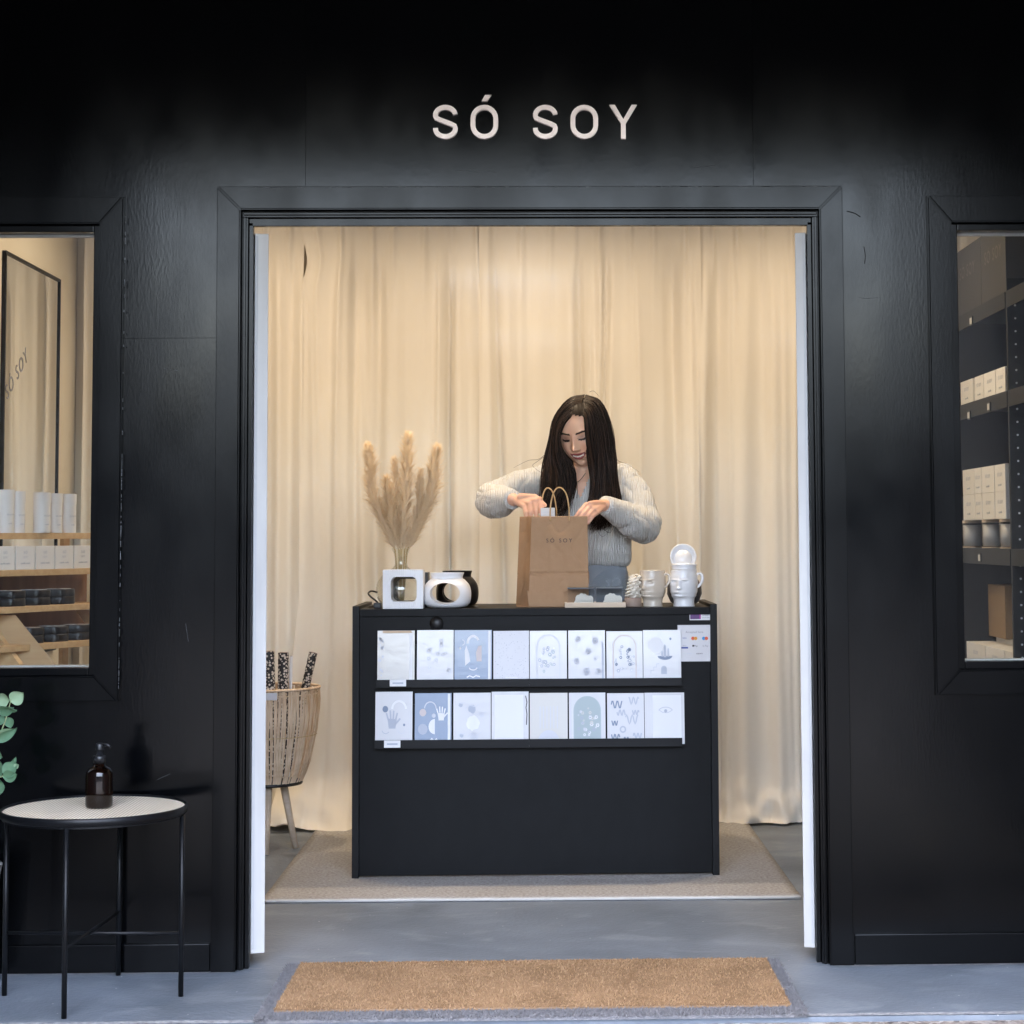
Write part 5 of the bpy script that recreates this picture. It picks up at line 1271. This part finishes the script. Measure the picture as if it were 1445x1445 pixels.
blend(fr*((np.abs(x) < .021)&(zm > -.0035)&(zm < .0035)), (.78,.72,.66))
zb2 = z-.033+.10*(np.abs(x)-.03)**2*60
blend(fr*((np.abs(x) > .011)&(np.abs(x) < .050)&(np.abs(z-.0245-.20*np.minimum(np.abs(x)-.011,.026)+.35*np.maximum(0,np.abs(x)-.038)) < .0036)), (.035,.018,.012))
zl = z-.0015-14*(np.abs(x)-.031)**2
blend(fr*((np.abs(np.abs(x)-.031) < .0155)&(np.abs(zl) < .0036)), (.02,.012,.010))
hand_v = (co[:,2] < 1.37)&(co[:,1] < 1.66)
blend(hand_v*.30, (.60,.27,.19))
at = bme.color_attributes.new('skin','FLOAT_COLOR','POINT'); at.data.foreach_set('color', np.concatenate([colr,np.ones((len(co),1))],1).astype(np.float32).ravel())
sm = mat('skin', (.5,.3,.2), .45, spec=.35, bump=(420,.06,2)); nn = sm.node_tree; ca = nn.nodes.new('ShaderNodeVertexColor'); ca.layer_name = 'skin'
nn.links.new(ca.outputs[0], nn.nodes['Principled BSDF'].inputs['Base Color']); pb = nn.nodes['Principled BSDF']; pb.inputs['Subsurface Weight'].default_value = .12; pb.inputs['Subsurface Radius'].default_value = (.012,.004,.002); pb.inputs['Subsurface Scale'].default_value = .6
bme.materials.clear(); link('body', bme, sm, per, True)

# jumper
sw = bmesh.new()
loft(sw, [(BX,BY,1.083,.148,.107),(BX,BY,1.095,.158,.118),(BX,BY,1.13,.166,.124),(BX,BY,1.22,.166,.120),(BX,BY,1.32,.172,.124),(BX,BY,1.39,.176,.108),(BX,BY,1.435,.150,.085),(BX,BY,1.470,.088,.068),(BX,BY,1.485,.070,.062)])
mR, mL = SHR.lerp(ELR,.5), SHL.lerp(ELL,.5)
chain(sw, [SHR+Vector((.02,0,-.008)), mR+Vector((0,0,.0)), ELR+Vector((.010,-.01,-.010)), ELR.lerp(WRR,.45)+Vector((-.006,0,-.012)), ELR.lerp(WRR,.80), ELR.lerp(WRR,.97)], [.054,.062,.070,.060,.043,.036])
chain(sw, [SHL+Vector((-.02,0,-.008)), mL+Vector((.004,0,.0)), ELL+Vector((-.004,-.01,-.010)), ELL.lerp(WRL,.42)+Vector((.008,0,-.016)), ELL.lerp(WRL,.78)+Vector((0,0,-.002)), ELL.lerp(WRL,.97)], [.054,.062,.071,.062,.044,.037])
sme = remesh(sw, .0055, 5, .5)
nv = len(sme.vertices); co = np.empty(nv*3); sme.vertices.foreach_get('co', co); co = co.reshape(-1,3); no = np.empty(nv*3); sme.vertex_normals.foreach_get('vector', no); no = no.reshape(-1,3)
def seg_t(p, a, b):
    ab = b-a; t = max(0,min(1,(p-a).dot(ab)/ab.length_squared)); return t, (p-(a+ab*t)).length
for i in range(nv):
    p = Vector(co[i]); d = 0
    tr, dr = seg_t(p, ELR, WRR); tl, dl = seg_t(p, ELL, WRL); ur, er = seg_t(p, SHR, ELR); ul, el = seg_t(p, SHL, ELL)
    arm = min(dr,dl) < .10 or min(er,el) < .085
    f1 = noise.noise((p.x*14+p.z*10, p.y*14, p.z*9-p.x*9)); f2 = noise.noise((p.x*30, p.y*30, p.z*24+4)); f3 = noise.noise((p.x*9+5, p.y*9, p.z*22))
    if arm: d += .006*f1+.002*f2-.004*(1-abs(f3))**4-.007*(1-abs(f1))**12
    else: d += .006*f1+.003*f2+.004*f3
    if (dr < .09 and tr > .6) or (dl < .09 and tl > .6): d *= .35                   # smooth ribbed cuffs
    co[i] += no[i]*d
sme.vertices.foreach_set('co', co.ravel()); sme.update()
bm = bmesh.new(); bm.from_mesh(sme); kill = []
for f in bm.faces:
    c = f.calc_center_median()
    if c.y < BY and c.z > 1.335 and abs(c.x-.172) < .048*(c.z-1.335)/.115 and c.z < 1.60 and abs(c.x-.172) < .075: kill.append(f)
    elif c.z > 1.462 and (c.x-BX)**2+(c.y-BY)**2 < .082**2: kill.append(f)
    elif (c-WRR).length < .036 and (c-ELR).length > (WRR-ELR).length*.99: kill.append(f)
    elif (c-WRL).length < .036 and (c-ELL).length > (WRL-ELL).length*.99: kill.append(f)
bmesh.ops.delete(bm, geom=kill, context='FACES'); bm.to_mesh(sme); bm.free()
km = mat('knit', (.60,.595,.58), .92, spec=.1, sheen=.3, var=(60,.4,(.49,.485,.47))); n = km.node_tree; tc = n.nodes['Texture Coordinate']; p = n.nodes['Principled BSDF']
w1 = n.nodes.new('ShaderNodeTexWave'); w1.bands_direction = 'X'; w1.inputs['Scale'].default_value = 34; w1.inputs['Distortion'].default_value = 1.5; n.links.new(tc.outputs['Object'], w1.inputs['Vector'])
n1_ = n.nodes.new('ShaderNodeTexNoise'); n1_.inputs['Scale'].default_value = 260; n.links.new(tc.outputs['Object'], n1_.inputs['Vector'])
ad = n.nodes.new('ShaderNodeMath'); ad.operation = 'ADD'; n.links.new(w1.outputs['Fac'], ad.inputs[0]); n.links.new(n1_.outputs[0], ad.inputs[1])
b_ = n.nodes.new('ShaderNodeBump'); b_.inputs['Strength'].default_value = .5; b_.inputs['Distance'].default_value = .006; n.links.new(ad.outputs[0], b_.inputs['Height']); n.links.new(b_.outputs[0], p.inputs['Normal'])
sme.materials.clear(); jo = link('jumper', sme, km, per, True); md = jo.modifiers.new('s','SOLIDIFY'); md.thickness = .004; md.offset = 0
# ribbed cuffs and hem
for (E_, W_) in ((ELR,WRR),(ELL,WRL)):
    ax = (W_-E_).normalized(); a_ = E_.lerp(W_,.78); 
    tube('cuff', [a_, E_.lerp(W_,.90), E_.lerp(W_,.985), E_.lerp(W_,1.0)], [.0415,.0375,.0365,.0355], km, jo, 28)
# trousers
tr = bmesh.new(); loft(tr, [(BX,BY,.80,.165,.118),(BX,BY,.92,.172,.122),(BX,BY,1.02,.158,.112),(BX,BY,1.10,.140,.102)])
for sx in (-1,1): chain(tr, [(BX+sx*.085,BY,.88),(BX+sx*.095,BY+.005,.48),(BX+sx*.10,BY+.02,.10)], [.088,.066,.056])
tme = remesh(tr, .008, 4); tme.materials.clear(); link('trousers', tme, 'denim', per, True)

# hair: dark strands combed from a centre parting over both shoulders
mat('hair', (.010,.006,.0045), .5, spec=.2, bump=(90,.8,2,(1,.12,.12)))
mat('hair_brown', (.034,.017,.010), .45, spec=.3)
cm = bmesh.new(); nu, nvv = 60, 40; rows = []
for j in range(nvv+1):
    ph = -.62+(math.pi/2+.62)*j/nvv
    rows.append([cm.verts.new(HM@(headpt(2*math.pi*i/nu,ph)*1.055)) for i in range(nu)] if j < nvv else [cm.verts.new(HM@(headpt(0,math.pi/2)*1.055))])
for j in range(nvv):
    a, b = rows[j], rows[j+1]
    for k in range(nu):
        q = (k+1)%nu
        if len(b) == 1: cm.faces.new((a[k],a[q],b[0])); continue
        cc = HI@((a[k].co+a[q].co+b[k].co)/3)
        if cc.y < -.020 and cc.z < .094-.42*abs(cc.x) : continue
        if cc.y < .0 and cc.z < .02: continue
        cm.faces.new((a[k],a[q],b[q],b[k]))
hc = link('hair', bmfin(cm), 'hair', per, True)
def guide(L): return [PY(*p) for p in L]
# image-right mass: inner (beside the face), outer; each with a front and a back layer
GR = [guide([(819,579,1.79),(824,590,1.765),(826,612,1.765),(829,640,1.780),(833,668,1.800),(836,700,1.795),(832,730,1.79),(834,752,1.79)]),
      guide([(823,566,1.81),(838,576,1.790),(846,605,1.790),(850,640,1.795),(852,675,1.800),(853,705,1.795),(848,735,1.79),(844,755,1.79)]),
      guide([(827,557,1.86),(848,566,1.850),(861,597,1.850),(867,638,1.855),(868,672,1.840),(874,705,1.82),(872,728,1.81),(862,745,1.80)])]
GL = [guide([(817,579,1.79),(806,587,1.770),(796,598,1.772),(790,617,1.778),(794,638,1.788),(805,657,1.795),(810,682,1.798),(803,712,1.795),(797,735,1.795)]),
      guide([(821,566,1.81),(804,572,1.790),(788,592,1.800),(783,620,1.815),(784,650,1.825),(790,672,1.815),(790,698,1.80),(783,722,1.795),(784,738,1.795)]),
      guide([(825,557,1.86),(803,563,1.850),(785,588,1.850),(777,622,1.855),(771,650,1.850),(768,672,1.830),(766,695,1.81),(762,718,1.80),(768,735,1.80)])]
def lerp_guides(G, u):
    k = u*(len(G)-1); i = min(int(k),len(G)-2); t = k-i; return [a.lerp(b,t) for a,b in zip(G[i],G[i+1])]
def strands(G, n, seed, depth=.035, rad=.0016):
    r = random.Random(seed); bm = bmesh.new(); bm2 = bmesh.new()
    for i in range(n):
        u = r.random(); P = lerp_guides(G, u); lay = r.random()
        off = Vector((r.gauss(0,.0035)*min(1,.15+u*4),lay*depth,r.gauss(0,.004))); sw_ = Vector((r.gauss(0,.006),r.gauss(0,.004),r.uniform(-.012,.03)))
        ln = r.uniform(.86,1.0)
        Q = [p+off*(.15 if k == 0 else min(1,k*.5))+sw_*(k/len(P))**2 for k,p in enumerate(P)]
        C = catmull(Q, 30); C = C[:int(30*ln)]; m_ = len(C)
        cl = int(u*9)+int(lay*3)*11; rc = random.Random(cl*7+seed); ph = rc.uniform(0,6.28)+r.gauss(0,.35); am_ = rc.uniform(.006,.020)
        C = [c+Vector((am_*math.sin(ph+k*.30),am_*.7*math.cos(ph+k*.27),0))*(max(0,(k/m_-.30))*1.5) for k,c in enumerate(C)]
        bmtube(bm if r.random() < .62 else bm2, C, [rad*(.75+.5*r.random())*(1 if k < m_*.75 else max(.12,1-(k-m_*.75)/(m_*.26))) for k in range(m_)], 4, False)
    return bmfin(bm), bmfin(bm2)
GB = [guide([(824,562,1.93),(800,578,1.95),(790,610,1.94),(790,645,1.90),(797,668,1.875),(803,690,1.86)]),
      guide([(824,562,1.93),(825,580,1.97),(822,610,1.97),(820,645,1.95),(818,668,1.94),(818,690,1.94)]),
      guide([(826,562,1.93),(850,578,1.95),(858,610,1.94),(858,645,1.90),(856,668,1.88),(852,690,1.86)])]
for G, sd_ in ((GR,5),(GL,6),(GB,7)):
    a_, b_ = strands(G, 800, sd_)
    for me_, mm in ((a_,'hair'),(b_,'hair_brown')): o = link('hair_strands', me_, mm, hc, True); o['kind'] = 'stuff'
# loose flyaways over the shoulders and by the neck
bm = bmesh.new()
for pts in ([(868,640,1.86),(872,650,1.86),(885,655,1.86),(902,666,1.87)],[(771,640,1.86),(760,648,1.86),(745,650,1.87),(725,660,1.88)],[(775,640,1.85),(757,652,1.85),(752,658,1.84),(765,668,1.83)],[(832,553,1.87),(838,552,1.87),(846,560,1.87)],[(778,615,1.84),(776,632,1.84),(778,648,1.84)],[(866,640,1.85),(870,662,1.85),(867,690,1.83)],[(850,745,1.79),(860,752,1.79),(866,742,1.79),(863,733,1.79)],[(842,748,1.79),(850,757,1.79),(860,750,1.79)]):
    bmtube(bm, catmull(guide(pts), 18), [.0011*(1-.6*k/17) for k in range(18)], 4, False)
o = link('hair_strands', bmfin(bm), 'hair_brown', hc, True); o['kind'] = 'stuff'
tube('necklace', catmull(guide([(803,668,1.835),(808,674,1.822),(814,680,1.818),(820,676,1.822),(826,668,1.835)]), 18), .0011, 'black_metal', per, 6)
tube('necklace_cord', catmull(guide([(814,680,1.817),(815,690,1.812),(814,703,1.812)]), 10), .0010, 'black_metal', per, 6)
